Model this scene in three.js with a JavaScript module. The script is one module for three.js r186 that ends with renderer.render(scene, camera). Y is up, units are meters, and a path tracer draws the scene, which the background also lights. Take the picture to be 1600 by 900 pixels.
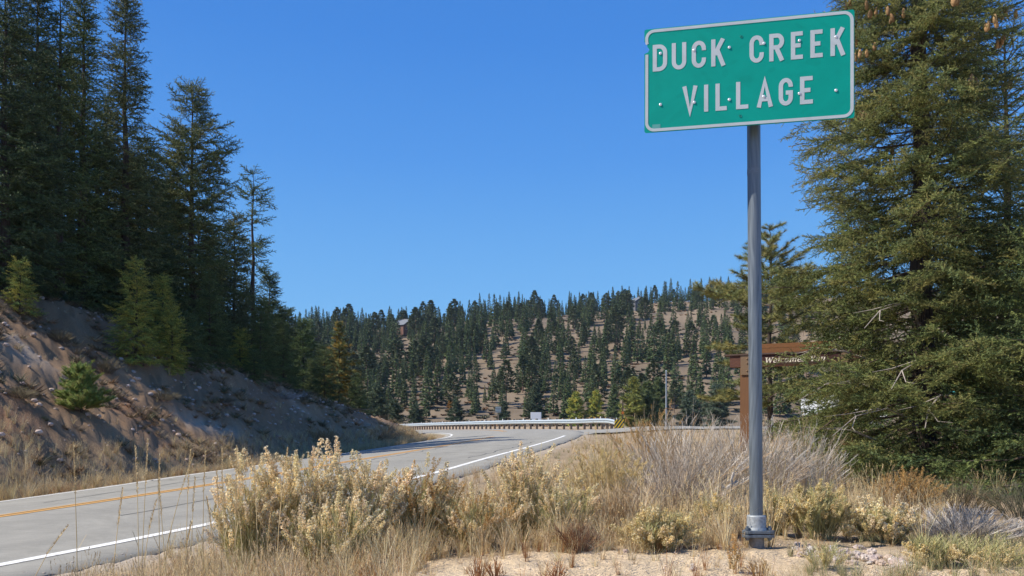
import * as THREE from 'three';
import { mergeGeometries } from 'three/addons/utils/BufferGeometryUtils.js';
import { createNoise2D, createNoise3D } from 'simplex-noise';

// ---------------------------------------------------------------- camera, sky, sun, exposure
const EYE = 1.6, F = 1245, HOR = 690;                       // eye height; lens and horizon height in pixels of the 1600 x 900 photograph
const scene = new THREE.Scene();
const camera = new THREE.PerspectiveCamera(2 * Math.atan(450 / F) * 180 / Math.PI, 16 / 9, 0.05, 6000);
camera.position.set(0, EYE, 0);
camera.lookAt(0, EYE, -10);
camera.setViewOffset(1600, 900, 0, -(HOR - 450), 1600, 900); // a level camera with the lens shifted up
const SUN = new THREE.Vector3(-0.66, 0.75, 0.1).normalize();
{
  const W = 512, H = 256, data = new Float32Array(W * H * 4);
  const mix = (a, b, t) => a.map((v, i) => v + (b[i] - v) * t);
  const stops = [[0, [0.2, 0.45, 0.7]], [0.1, [0.16, 0.405, 0.685]], [0.18, [0.118, 0.34, 0.66]], [0.33, [0.06, 0.232, 0.6]], [0.45, [0.036, 0.178, 0.54]], [0.7, [0.026, 0.13, 0.43]], [1, [0.022, 0.1, 0.34]]];
  for (let y = 0; y < H; y++) for (let x = 0; x < W; x++) {
    const el = ((y + 0.5) / H - 0.5) * Math.PI, az = ((x + 0.5) / W - 0.5) * 2 * Math.PI, s = Math.sin(el);
    let c;
    if (s < 0) c = [0.2, 0.19, 0.17];
    else { let i = 0; while (i < stops.length - 2 && s > stops[i + 1][0]) i++; c = mix(stops[i][1], stops[i + 1][1], Math.min(1, Math.max(0, (s - stops[i][0]) / (stops[i + 1][0] - stops[i][0])))); }
    const d = new THREE.Vector3(Math.cos(el) * Math.cos(az), s, Math.cos(el) * Math.sin(az)).dot(SUN);
    if (s >= 0) { const g = 0.03 * Math.exp((d - 1) * 4) + 0.3 * Math.exp((d - 1) * 40); c = [c[0] + g, c[1] + g, c[2] + g * 0.9]; }
    data.set([...c, 1], (y * W + x) * 4);
  }
  const sky = new THREE.DataTexture(data, W, H, THREE.RGBAFormat, THREE.FloatType);
  sky.mapping = THREE.EquirectangularReflectionMapping; sky.magFilter = THREE.LinearFilter; sky.needsUpdate = true;
  scene.background = sky; scene.environment = sky;
}
const sun = new THREE.DirectionalLight(new THREE.Color(1, 0.93, 0.8), 5);
sun.position.copy(SUN).multiplyScalar(300); sun.name = 'sun'; sun.castShadow = true;
Object.assign(sun.shadow.camera, { left: -150, right: 150, top: 150, bottom: -150, near: 1, far: 900 }); sun.shadow.mapSize.set(4096, 4096);
scene.add(sun, sun.target);
scene.fog = new THREE.FogExp2(new THREE.Color(0.45, 0.6, 0.85), 0.0001);
const renderer = new THREE.WebGLRenderer({ antialias: true });
renderer.toneMapping = THREE.LinearToneMapping; renderer.toneMappingExposure = 1.38; renderer.shadowMap.enabled = true;

// ---------------------------------------------------------------- helpers
const rngOf = (a) => () => { a = (a + 0x6d2b79f5) | 0; let t = Math.imul(a ^ (a >>> 15), 1 | a); t = (t + Math.imul(t ^ (t >>> 7), 61 | t)) ^ t; return ((t ^ (t >>> 14)) >>> 0) / 4294967296; };
const n2 = createNoise2D(rngOf(11)), n3 = createNoise3D(rngOf(12));
const clamp = (v, a = 0, b = 1) => Math.min(b, Math.max(a, v)), sm = (a, b, v) => { const t = clamp((v - a) / (b - a)); return t * t * (3 - 2 * t); }, lerp = (a, b, t) => a + (b - a) * t;
const knots = (K, v) => { if (v <= K[0][0]) return K[0][1]; for (let i = 1; i < K.length; i++) if (v <= K[i][0]) { const t = (v - K[i - 1][0]) / (K[i][0] - K[i - 1][0]); return lerp(K[i - 1][1], K[i][1], t); } return K[K.length - 1][1]; };
const V = (x, y, z) => new THREE.Vector3(x, y, z);
const PX = (x, D) => (x - 800) / F * D, PY = (y, D) => (HOR - y) / F * D;   // from a pixel and a distance to metres right of / above the eye
const names = new Map();
function numbered(n) { const k = names.get(n) ?? 0; names.set(n, k + 1); return k ? n + '_' + String(k).padStart(3, '0') : n; }
function tag(o, label, category, group, kind) { if (label) o.userData.label = label; if (category) o.userData.category = category; if (group) o.userData.group = group; if (kind) o.userData.kind = kind; return o; }
function thing(name, label, category, group, [x, y, z] = [0, 0, 0], turn = 0) { const g = new THREE.Group(); g.name = numbered(name); g.position.set(x, y, z); g.rotation.y = turn; scene.add(g); return tag(g, label, category, group); }
function part(name, geo, mat, parent, kind) { const m = new THREE.Mesh(geo, mat); m.name = name; m.castShadow = m.receiveShadow = true; if (kind) m.userData.kind = kind; (parent || scene).add(m); return m; }
function copies(name, geo, mat, list, parent, kind = 'stuff') {            // list of {m, c}
  const im = new THREE.InstancedMesh(geo, mat, list.length); im.name = name; im.castShadow = im.receiveShadow = true; if (kind) im.userData.kind = kind;
  const col = new THREE.Color();
  list.forEach((e, i) => { im.setMatrixAt(i, e.m); if (e.c) im.setColorAt(i, col.setRGB(...e.c)); });
  (parent || scene).add(im); return im;
}
class Build {                                                              // collects triangles
  constructor() { this.p = []; this.c = []; this.u = []; }
  tri(a, b, c, col) { this.p.push(a.x, a.y, a.z, b.x, b.y, b.z, c.x, c.y, c.z); for (let i = 0; i < 3; i++) this.c.push(...col); }
  quad(a, b, c, d, col) { this.tri(a, b, c, col); this.tri(a, c, d, col); }
  tube(pts, r0, r1, n, col, col2) {                                        // a tapered prism along points
    let prev = null; const t = V(0, 0, 0), s = V(0, 0, 0), u = V(0, 0, 0);
    for (let i = 0; i < pts.length; i++) {
      t.copy(pts[Math.min(i + 1, pts.length - 1)]).sub(pts[Math.max(i - 1, 0)]).normalize();
      s.set(0.31, 0.2, 0.93).cross(t); if (s.lengthSq() < 0.01) s.set(1, 0, 0).cross(t); s.normalize(); u.crossVectors(t, s);
      const k = i / (pts.length - 1), r = lerp(r0, r1, k), ring = [];
      for (let j = 0; j < n; j++) { const a = j / n * 6.2832; ring.push(pts[i].clone().addScaledVector(s, r * Math.cos(a)).addScaledVector(u, r * Math.sin(a))); }
      if (prev) for (let j = 0; j < n; j++) { const cc = col2 ? col.map((v, q) => lerp(v, col2[q], k)) : col; this.quad(prev[j], prev[(j + 1) % n], ring[(j + 1) % n], ring[j], cc); }
      prev = ring;
    }
  }
  blade(pts, w, side, col, col2) {                                         // a ribbon that narrows to a point
    for (let i = 0; i < pts.length - 1; i++) {
      const k0 = i / (pts.length - 1), k1 = (i + 1) / (pts.length - 1), a = w * (1 - k0 * 0.8) / 2, b = w * (1 - k1 * 0.8) / 2, c = col2 ? col.map((v, q) => lerp(v, col2[q], k0)) : col;
      this.quad(pts[i].clone().addScaledVector(side, -a), pts[i].clone().addScaledVector(side, a), pts[i + 1].clone().addScaledVector(side, b), pts[i + 1].clone().addScaledVector(side, -b), c);
    }
  }
  box(cx, cy, cz, w, h, d, col, ry = 0) { const g = new THREE.BoxGeometry(w, h, d).toNonIndexed(); g.rotateY(ry); g.translate(cx, cy, cz); this.geo_(g, col); }
  geo_(g, col) { const q = g.index ? g.toNonIndexed() : g, a = q.attributes.position.array; for (let i = 0; i < a.length; i++) this.p.push(a[i]); for (let i = 0; i < a.length / 3; i++) this.c.push(...col); }
  done() {
    const g = new THREE.BufferGeometry(); g.setAttribute('position', new THREE.BufferAttribute(new Float32Array(this.p), 3)); g.setAttribute('color', new THREE.BufferAttribute(new Float32Array(this.c), 3));
    g.computeVertexNormals(); return g;
  }
}
const vary = (r, c, a) => { const k = 1 + (r() - 0.5) * 2 * a, h = (r() - 0.5) * a * 0.5; return [Math.max(0, c[0] * (k + h)), Math.max(0, c[1] * k), Math.max(0, c[2] * (k - h))]; };
const std = (o) => new THREE.MeshStandardMaterial({ roughness: 0.85, ...o, ...(o.rgb ? { color: new THREE.Color().setRGB(...o.rgb) } : {}), rgb: undefined });
const M = (rgb, roughness = 0.8, metalness = 0, extra = {}) => { const m = new THREE.MeshStandardMaterial({ roughness, metalness, ...extra }); m.color.setRGB(...rgb); return m; };
const leafMat = new THREE.MeshStandardMaterial({ vertexColors: true, roughness: 0.75 });
const dryMat = new THREE.MeshPhysicalMaterial({ vertexColors: true, roughness: 0.95, transmission: 0.25, thickness: 0, specularIntensity: 0.3 });
const stemMat = new THREE.MeshStandardMaterial({ vertexColors: true, roughness: 0.9 });
function noiseTexture(size, fn, srgb, rx, ry) {
  const d = new Uint8Array(size * size * 4);
  for (let y = 0; y < size; y++) for (let x = 0; x < size; x++) { const c = fn(x / size, y / size, x, y); d.set([clamp(c[0]) * 255, clamp(c[1]) * 255, clamp(c[2]) * 255, 255], (y * size + x) * 4); }
  const t = new THREE.DataTexture(d, size, size); t.wrapS = t.wrapT = THREE.RepeatWrapping; t.magFilter = THREE.LinearFilter; t.needsUpdate = true; if (srgb) t.colorSpace = THREE.SRGBColorSpace; if (rx) t.repeat.set(rx, ry ?? rx); return t;
}
const tileNoise = (u, v, f, z = 0) => { const a = u * 6.28318, b = v * 6.28318, k = f / 6.28318; return n3(Math.cos(a) * k + 7.3 * z, Math.sin(a) * k + Math.cos(b) * k * 1.3, Math.sin(b) * k * 1.3 + z * 3.1); };

// ---------------------------------------------------------------- the road's line and the lie of the land
const roadKnots = [[-16, -16], [-11, -8], [-6.75, 0], [-4.1, 6.3], [-3.2, 8.8], [-1.69, 14.5], [-0.64, 19.9], [1.0, 28], [2.2, 35], [3.0, 42], [3.15, 48], [2.3, 55], [-1.3, 64], [-9.6, 83], [-20, 109], [-34, 148]];
const roadCurve = new THREE.CatmullRomCurve3(roadKnots.map(([x, d]) => V(x, 0, d)), false, 'centripetal');
const roadE = (D) => knots([[-16, -1.75], [0, -1.25], [6, -1.0], [14.5, -0.643], [20, -0.412], [28, -0.07], [35, 0.22], [42, 0.46], [48, 0.65], [55, 0.84], [64, 1.0], [83, 1.24], [109, 1.5], [150, 1.8]], D);
const LANE1 = 3.5, LANE2 = 3.3, EDGE_R = -0.75, EDGE_L = 7.15;
const RS = [];                                                             // samples every 0.4 m
{
  const L = roadCurve.getLength(), n = Math.round(L / 0.4), es = [];
  for (let i = 0; i <= n; i++) { const p = roadCurve.getPointAt(i / n), t = roadCurve.getTangentAt(i / n); RS.push({ x: p.x, d: p.z, tx: t.x, td: t.z, e: roadE(p.z), s: i / n * L }); es.push(roadE(p.z)); }
  for (let i = 0; i <= n; i++) { let a = 0, k = 0; for (let j = -10; j <= 10; j++) if (es[i + j] !== undefined) { a += es[i + j]; k++; } RS[i].e = a / k; }
}
const bankX = (l) => -0.02 * clamp(l, -2, LANE1) - 0.07 * clamp(l - LANE1, 0, 5);
function onRoad(X, D) {
  let best = 1e9, b = 0;
  for (let i = 0; i < RS.length; i += 6) { const q = (RS[i].x - X) ** 2 + (RS[i].d - D) ** 2; if (q < best) { best = q; b = i; } }
  for (let i = Math.max(0, b - 6); i <= Math.min(RS.length - 1, b + 6); i++) { const q = (RS[i].x - X) ** 2 + (RS[i].d - D) ** 2; if (q < best) { best = q; b = i; } }
  const R = RS[b]; return { R, l: (X - R.x) * -R.td + (D - R.d) * R.tx };
}
const ebK = [[-60, -2.2], [-6, -1.75], [0, -1.6], [1.8, -1.15], [3.2, -0.67], [4, -0.635], [9, -0.635], [14, -0.48], [20, -0.28], [32, 0.2], [44, 0.76], [55, 0.95], [80, 1.5], [110, 2.1], [170, 2.8], [400, 3]];
const crestK = [[-1, 60], [-0.35, 62], [-0.297, 61], [-0.16, 64], [-0.08, 67], [0, 70.5], [0.08, 73.5], [0.16, 76.5], [0.24, 79.5], [0.33, 82], [1, 86]];
function land(X, D) {                                                      // height above the eye's level
  const { R, l } = onRoad(X, D); let e;
  const eb = knots(ebK, D) + 0.05 * n2(X * 0.35, D * 0.35) * sm(4.5, 8, Math.hypot(X, D));
  if (l < 0) {
    const q = -l + EDGE_R, edge = R.e + bankX(l) - 0.045 + 0.04 * sm(0.0, 0.12, q) - 0.06 * sm(0.4, 1.6, q);
    e = lerp(edge, eb, sm(0.4, 4.2, q));
    if (D > 48) e -= 1.1 * sm(3.5, 9, q) * sm(48, 56, D) * (1 - sm(90, 140, D));
  } else if (l < EDGE_L) e = R.e + bankX(l) - 0.045;
  else {
    const p = l - EDGE_L, e0 = R.e + bankX(l) - 0.05 - 0.14 * sm(0.2, 0.8, p) * (1 - sm(0.9, 1.8, p));
    const Hb = knots([[0, 5.6], [14, 5.6], [24, 5.4], [31, 3.5], [37, 2.15], [44, 1.05], [52, 0.3], [85, 0.12], [150, 0.1]], R.d);
    const rise = Math.max(0, p - 1.0) * (0.76 + 0.08 * n2(R.s * 0.09, 3.3)), gentle = Hb + Math.max(0, p - 1 - Hb / 0.76) * 0.13;
    const k = 0.8, h = clamp(0.5 + 0.5 * (gentle - rise) / k), soft = lerp(gentle, rise, h) - k * h * (1 - h);
    const rough = sm(0.5, 2.5, p) * (0.13 * n2(R.s * 0.28, p * 0.45) + 0.07 * n2(X * 0.9, D * 0.9) + 0.045 * n2(X * 2.6, D * 2.6) + 0.05 * n2(R.s * 1.1, p * 0.16) + 0.04 * n2(X * 5.5, D * 5.5));
    e = e0 + Math.max(0, soft) + rough;
    if (p > 45) e -= 0.02 * (p - 45);
  }
  const far = sm(112, 175, D);
  if (D > 100 && far > 0) {
    const Ec = knots(crestK, X / D), t = clamp((D - 165) / 290), up = 3 + (Ec - 3) * (0.75 * t + 0.25 * t * t * (3 - 2 * t));
    let h = D > 455 ? Ec - 0.10 * (D - 455) : up; if (D > 900) h = Math.max(h, 20);
    h += (2.2 * n2(X * 0.012, D * 0.018) + 0.8 * n2(X * 0.05, D * 0.05)) * sm(165, 240, D);
    e = lerp(e, h, far);
  }
  if (D < -60) e = -2.2;
  return e;
}
const ground = (X, D) => EYE + land(X, D);
const at = (X, D, lift = 0) => [X, ground(X, D) + lift, -D];

// sand, litter, bank and hill colours
const mixc = (a, b, t) => [lerp(a[0], b[0], t), lerp(a[1], b[1], t), lerp(a[2], b[2], t)];
function soil(X, D) {
  const { R, l } = onRoad(X, D), r = Math.hypot(X, D), p = l - EDGE_L, q = -l + EDGE_R;
  const n = n2(X * 0.8, D * 0.8), m = n2(X * 0.23 + 9, D * 0.23), f = n2(X * 4.1, D * 4.1);
  let c;
  if (D > 130) c = mixc([0.13, 0.098, 0.062], [0.22, 0.163, 0.105], clamp(0.5 + 0.6 * n2(X * 0.03, D * 0.03) + 0.25 * n2(X * 0.11, D * 0.11)));
  else if (p > 0) {
    c = mixc([0.2, 0.115, 0.058], [0.32, 0.2, 0.11], clamp(0.5 + 0.5 * m + 0.3 * n));
    c = mixc(c, [0.44, 0.35, 0.27], 0.8 * sm(0.4, 0.9, n2(R.s * 0.13 + 4, p * 0.22) + 0.3 * n2(R.s * 1.2, p * 0.15)));
    c = mixc(c, [0.27, 0.145, 0.08], 0.7 * sm(0.2, 0.7, n2(R.s * 0.2 + 20, p * 0.35)));
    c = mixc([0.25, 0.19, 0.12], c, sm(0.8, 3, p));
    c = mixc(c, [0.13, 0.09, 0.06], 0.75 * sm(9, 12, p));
  } else {
    const sand = mixc([0.5, 0.38, 0.245], [0.57, 0.455, 0.31], clamp(0.5 + 0.5 * n));
    const litter = mixc([0.28, 0.21, 0.13], [0.4, 0.3, 0.19], clamp(0.5 + 0.5 * n));
    const bare = sm(4.75, 4.45, D + 0.12 * n + 0.05 * f - 0.02 * X) * sm(-0.75, -0.2, X + 0.2 * n - (D - 4) * 0.3);
    c = mixc(litter, sand, bare);
    c = mixc([0.4, 0.34, 0.27], c, sm(0, 0.8, q + 0.2 * f));
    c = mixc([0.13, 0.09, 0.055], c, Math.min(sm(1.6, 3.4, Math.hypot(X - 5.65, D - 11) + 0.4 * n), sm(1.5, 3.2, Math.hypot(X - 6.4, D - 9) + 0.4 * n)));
    if (D > 60) c = mixc(c, [0.4, 0.29, 0.2], sm(60, 90, D));
  }
  const k = 1 + 0.1 * f + 0.06 * n2(X * 11, D * 11) * (r < 12 ? 1 : 0); return [c[0] * k, c[1] * k, c[2] * k];
}
{
  const angles = [], radii = [];
  for (let a = -180; a < -42; a += 3) angles.push(a); for (let a = -42; a < 42; a += 0.2) angles.push(a); for (let a = 42; a <= 180; a += 3) angles.push(a);
  for (let i = 0; i <= 360; i++) radii.push(1.2 * Math.pow(130 / 1.2, i / 360)); for (let i = 1; i <= 90; i++) radii.push(130 * Math.pow(3600 / 130, i / 90));
  const NA = angles.length, pos = new Float32Array(NA * radii.length * 3 + 3), col = new Float32Array(pos.length), uv = new Float32Array(pos.length / 3 * 2), idx = [];
  let o = 1; pos.set([0, ground(0, 0), 0]); col.set([0.4, 0.3, 0.2]);
  for (const r of radii) for (const a of angles) {
    const X = r * Math.sin(a * Math.PI / 180), D = r * Math.cos(a * Math.PI / 180); let y = ground(X, D);
    if (r < 9 && X > -3.5) y += 0.012 * n2(X * 3, D * 3) + 0.006 * n2(X * 9, D * 9);
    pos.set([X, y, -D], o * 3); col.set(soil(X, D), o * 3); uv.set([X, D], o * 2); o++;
  }
  for (let j = 0; j < NA - 1; j++) idx.push(0, 1 + j + 1, 1 + j);
  for (let i = 0; i < radii.length - 1; i++) for (let j = 0; j < NA - 1; j++) { const a = 1 + i * NA + j, b = a + NA; idx.push(a, a + 1, b, a + 1, b + 1, b); }
  const g = new THREE.BufferGeometry(); g.setAttribute('position', new THREE.BufferAttribute(pos, 3)); g.setAttribute('color', new THREE.BufferAttribute(col, 3)); g.setAttribute('uv', new THREE.BufferAttribute(uv, 2)); g.setIndex(idx); g.computeVertexNormals();
  const rr = rngOf(5);
  const detail = noiseTexture(512, (u, v) => { const k = 0.78 + 0.1 * tileNoise(u, v, 26) + 0.07 * tileNoise(u, v, 60, 1) + (rr() - 0.5) * 0.22; return [k, k * 0.985, k * 0.97]; }, false, 0.7);
  const relief = noiseTexture(512, (u, v) => { const k = 0.5 + 0.22 * tileNoise(u, v, 40, 2) + 0.16 * tileNoise(u, v, 90, 3) + (rr() - 0.5) * 0.3; return [k, k, k]; }, false, 0.7);
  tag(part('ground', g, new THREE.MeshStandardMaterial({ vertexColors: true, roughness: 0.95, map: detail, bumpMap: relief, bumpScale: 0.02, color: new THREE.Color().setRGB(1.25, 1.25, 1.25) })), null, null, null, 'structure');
}

// ---------------------------------------------------------------- road surface and markings
function strip(l0, l1, s0, s1, lift, cols = 1, step = 1, wobble = 0) {
  const pos = [], uv = [], idx = []; let rows = 0;
  for (let i = 0; i < RS.length; i += step) {
    const R = RS[i]; if (R.s < s0 || R.s > s1) continue;
    for (let j = 0; j <= cols; j++) { const w = wobble * n2(R.s * 1.7, j ? 5 : 9) * (j === 0 || j === cols ? 1 : 0), l = lerp(l0, l1, j / cols) + w; pos.push(R.x - R.td * l, EYE + R.e + bankX(l) + lift, -(R.d + R.tx * l)); uv.push(l, R.s); }
    rows++;
  }
  for (let i = 0; i < rows - 1; i++) for (let j = 0; j < cols; j++) { const a = i * (cols + 1) + j, b = a + cols + 1; idx.push(a, a + 1, b, a + 1, b + 1, b); }
  const g = new THREE.BufferGeometry(); g.setAttribute('position', new THREE.Float32BufferAttribute(pos, 3)); g.setAttribute('uv', new THREE.Float32BufferAttribute(uv, 2)); g.setIndex(idx); g.computeVertexNormals();
  if (g.attributes.normal.getY(0) < 0) { for (let i = 0; i < idx.length; i += 3) [idx[i], idx[i + 1]] = [idx[i + 1], idx[i]]; g.setIndex(idx); g.computeVertexNormals(); }
  return g;
}
const sAt = (D) => RS.reduce((b, R) => (Math.abs(R.d - D) < Math.abs(b.d - D) ? R : b)).s, S0 = 0, S1 = RS[RS.length - 1].s;
const rgr = rngOf(77);
const asphaltMap = noiseTexture(512, (u, v) => { const k = 0.80 + 0.06 * tileNoise(u, v, 5) + 0.05 * tileNoise(u, v, 18, 2) + (rgr() - 0.5) * 0.2; return [k, k * 0.985, k * 0.96]; }, false, 0.35);
function withSkirts(g, cols, drop) {
  const a = g.attributes.position, u = g.attributes.uv, rows = a.count / (cols + 1), pos = [], uv = [], idx = [], c = cols + 3;
  for (let i = 0; i < rows; i++) for (let j = 0; j < c; j++) { const k = i * (cols + 1) + clamp(j - 1, 0, cols), low = j === 0 || j === c - 1; pos.push(a.getX(k), a.getY(k) - (low ? drop : 0), a.getZ(k)); uv.push(u.getX(k), u.getY(k)); }
  for (let i = 0; i < rows - 1; i++) for (let j = 0; j < c - 1; j++) { const k = i * c + j; idx.push(k, k + c, k + 1, k + 1, k + c, k + c + 1); }
  const col = []; for (let i = 0; i < uv.length; i += 2) { const l = uv[i], q = uv[i + 1]; let k = 1; for (const w of [0.85, 2.65, 4.3, 6.0]) k -= 0.07 * Math.exp(-(((l - w) / 0.32) ** 2)); for (const w of [1.75, 5.15]) k -= 0.05 * Math.exp(-(((l - w) / 0.25) ** 2)); k += 0.05 * n2(l * 0.6, q * 0.08) + 0.04 * n2(l * 2.2, q * 0.35); k *= 1 - 0.12 * sm(-0.15, -0.6, l); col.push(k, k * 0.995, k * 0.98); }
  const q = new THREE.BufferGeometry(); q.setAttribute('color', new THREE.Float32BufferAttribute(col, 3)); q.setAttribute('position', new THREE.Float32BufferAttribute(pos, 3)); q.setAttribute('uv', new THREE.Float32BufferAttribute(uv, 2)); q.setIndex(idx); q.computeVertexNormals(); return q;
}
const asphaltBump = noiseTexture(512, () => { const k = rgr(); return [k, k, k]; }, false, 0.9);
const asphalt = M([0.345, 0.335, 0.305], 0.9, 0, { map: asphaltMap, bumpMap: asphaltBump, bumpScale: 0.004 });
const asphaltLane = asphalt.clone(); asphaltLane.vertexColors = true;
tag(part('road', withSkirts(strip(EDGE_R, EDGE_L, S0, S1, 0, 28, 1, 0.09), 28, 0.12), asphaltLane), null, null, null, 'structure');
{   // side road that turns off to the right beyond the bend
  const c = new THREE.CatmullRomCurve3([V(1.6, 0, 43.5), V(6, 0, 43.6), V(12, 0, 44.2), V(22, 0, 46), V(40, 0, 50), V(70, 0, 60)]), pos = [], uv = [], idx = [], n = 90, k = 8;
  for (let i = 0; i <= n; i++) { const p = c.getPointAt(i / n), t = c.getTangentAt(i / n), w = 3.2 + 3.5 * Math.exp(-Math.max(0, p.x - 3) / 2.5); for (let j = 0; j <= k; j++) { const l = lerp(-w, w, j / k), X = p.x - t.z * l, D = p.z + t.x * l, on = onRoad(X, D); pos.push(X, EYE + (on.l > EDGE_R - 0.4 ? on.R.e + bankX(on.l) - 0.012 : Math.max(land(X, D) + 0.07, on.R.e - 0.03 - 0.2 * sm(0.5, 2, -on.l + EDGE_R))), -D); uv.push(l, i / n * 70); } }
  for (let i = 0; i < n; i++) for (let j = 0; j < k; j++) { const a = i * (k + 1) + j, b = a + k + 1; idx.push(a, b, a + 1, a + 1, b, b + 1); }
  const g = new THREE.BufferGeometry(); g.setAttribute('position', new THREE.Float32BufferAttribute(pos, 3)); g.setAttribute('uv', new THREE.Float32BufferAttribute(uv, 2)); g.setIndex(idx); g.computeVertexNormals();
  tag(part('side_road', g, asphalt), null, null, null, 'structure');
}
const wearMap = noiseTexture(256, (u, v) => { const k = 0.93 - 0.35 * sm(0.35, 0.8, tileNoise(u, v, 30) + (rgr() - 0.5) * 0.5); return [k, k, k]; }, false, 0.8);
const whitePaint = M([0.78, 0.77, 0.74], 0.7, 0, { map: wearMap }), yellowPaint = M([0.62, 0.33, 0.09], 0.7, 0, { map: wearMap });
const mark = (name, ...a) => tag(part(numbered(name), strip(...a), name.startsWith('white') ? whitePaint : yellowPaint), null, null, null, 'structure');
mark('white_road_line', -0.07, 0.07, S0, sAt(36.5), 0.005, 1, 1, 0.006);
mark('white_road_line', -0.07, 0.07, sAt(52.5), S1, 0.005);
mark('white_road_line', LANE1 + LANE2 - 0.06, LANE1 + LANE2 + 0.06, S0, S1, 0.005);
mark('yellow_road_line', LANE1 - 0.15, LANE1 - 0.035, S0, sAt(37.5), 0.005);
mark('yellow_road_line', LANE1 + 0.035, LANE1 + 0.15, S0, sAt(37.5), 0.005);
mark('yellow_road_line', LANE1 - 0.15, LANE1 - 0.035, sAt(50), S1, 0.005);
mark('yellow_road_line', LANE1 + 0.035, LANE1 + 0.15, sAt(50), S1, 0.005);
{   // tar-sealed cracks
  const b = new Build(), r = rngOf(91);
  for (const [s, l0, l1] of [[sAt(19.5), -0.5, 6.9], [sAt(27), 0.2, 6.8], [sAt(33), -0.4, 6.8], [sAt(16.2), 3.7, 6.9], [sAt(23), -0.4, 2.9]]) {
    let prev = null;
    for (let i = 0; i <= 30; i++) { const l = lerp(l0, l1, i / 30), R = RS.reduce((q, w) => (Math.abs(w.s - s - 0.25 * n2(l * 1.3, s)) < Math.abs(q.s - s - 0.25 * n2(l * 1.3, s)) ? w : q)), ds = s + 0.25 * n2(l * 1.3, s) - R.s; const w = 0.02 + 0.02 * r(); const P = (o) => V(R.x - R.td * l + R.tx * (ds + o), EYE + R.e + bankX(l) + 0.004, -(R.d + R.tx * l + R.td * (ds + o))); const now = [P(-w), P(w)]; if (prev) b.quad(prev[0], now[0], now[1], prev[1], [0.05, 0.05, 0.05]); prev = now; }
  }
  for (const [l0, d0, d1] of [[1.8, 9, 15], [3.1, 16, 27], [5.0, 11, 19], [0.5, 20, 30]]) { let prev = null; for (const R of RS) { if (R.s < sAt(d0) || R.s > sAt(d1)) continue; const l = l0 + 0.12 * n2(R.s * 0.6, l0) + 0.05 * n2(R.s * 2.1, l0), w = 0.012 + 0.012 * r(), P = (o) => V(R.x - R.td * (l + o), EYE + R.e + bankX(l + o) + 0.003, -(R.d + R.tx * (l + o))), now = [P(-w), P(w)]; if (prev) b.quad(prev[0], now[0], now[1], prev[1], [0.07, 0.07, 0.07]); prev = now; } }
  tag(part('road_crack_seal', b.done(), stemMat), null, null, null, 'structure');
}

// ---------------------------------------------------------------- conifers
function spray(seed, len, gap, sideLen, needle, width, perStep, step, cols, up = 0.55) {   // a flat twig with side twigs, clothed in needles; grows along +z, its upper side +y
  const r = rngOf(seed), b = new Build(), twig = (p0, dir, L) => {
    const n = Math.max(2, Math.round(L / step)), s = V(0, 1, 0).cross(dir).normalize(), u = V(0, 0, 0).crossVectors(dir, s);
    b.tube([p0, p0.clone().addScaledVector(dir, L * 0.95)], needle * 0.12, needle * 0.07, 3, [0.16, 0.11, 0.07]);
    for (let i = 0; i <= n; i++) for (let k = 0; k < perStep; k++) {
      const p = p0.clone().addScaledVector(dir, L * (i + r() * 0.8) / n), a = r() * 6.2832, o = s.clone().multiplyScalar(Math.cos(a)).addScaledVector(u, Math.sin(a) * 0.8 + 0.25).addScaledVector(dir, up + 0.5 * (i / n)).normalize();
      const w = V(0, 0, 0).crossVectors(dir, o).normalize().multiplyScalar(width / 2), q = needle * (0.75 + 0.5 * r()), c = vary(r, cols[Math.floor(r() * cols.length)], 0.25);
      b.tri(p.clone().sub(w), p.clone().add(w), p.addScaledVector(o, q), c);
    }
  };
  twig(V(0, 0, 0), V(0, 0, 1), len);
  for (let z = len * 0.08, i = 0; z < len * 0.93; z += gap * (0.8 + 0.4 * r()), i++) {
    const sgn = i % 2 ? 1 : -1, L = sideLen * (1 - 0.7 * z / len) * (0.7 + 0.5 * r()), a = 0.85 + 0.25 * r();
    const roll = (r() - 0.5) * 2.0; twig(V(0, 0, z), V(sgn * Math.sin(a) * Math.cos(roll), Math.sin(a) * Math.sin(roll) * 0.8 - 0.08, Math.cos(a)).normalize(), L);
  }
  return b.done();
}
function tuft(seed, n, len, width, cols, spread = 1) {                      // a pine's brush of long needles
  const r = rngOf(seed), b = new Build();
  b.tube([V(0, 0, -len * 0.8), V(0, 0, len * 0.4)], len * 0.05, len * 0.03, 3, [0.2, 0.13, 0.08]);
  for (let i = 0; i < n; i++) { const a = r() * 6.2832, t = (0.15 + 0.85 * r()) * 1.35 * spread, o = V(Math.sin(t) * Math.cos(a), Math.sin(t) * Math.sin(a), Math.cos(t)), p = V(0, 0, len * (r() * 0.9 - 0.45)), w = V(-Math.sin(a), Math.cos(a), 0).multiplyScalar(width / 2); b.tri(p.clone().sub(w), p.clone().add(w), p.clone().addScaledVector(o, len * (0.7 + 0.5 * r())), vary(r, cols[Math.floor(r() * cols.length)], 0.22)); }
  return b.done();
}
const W3 = [[1, 1, 1]];
const nearSprays = [1, 2, 3, 4].map((s) => spray(100 + s, 0.32, 0.04, 0.14, 0.02, 0.0062, 4, 0.0115, W3, 0.3));
const midSprays = [1, 2, 3, 4].map((s) => spray(200 + s, 0.55, 0.08, 0.25, 0.052, 0.02, 3, 0.036, W3, 0.35));
const pineTufts = [1, 2, 3].map((s) => tuft(300 + s, 70, 0.14, 0.008, W3));
const farTufts = [1, 2, 3].map((s) => tuft(310 + s, 46, 0.22, 0.022, W3));
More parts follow.
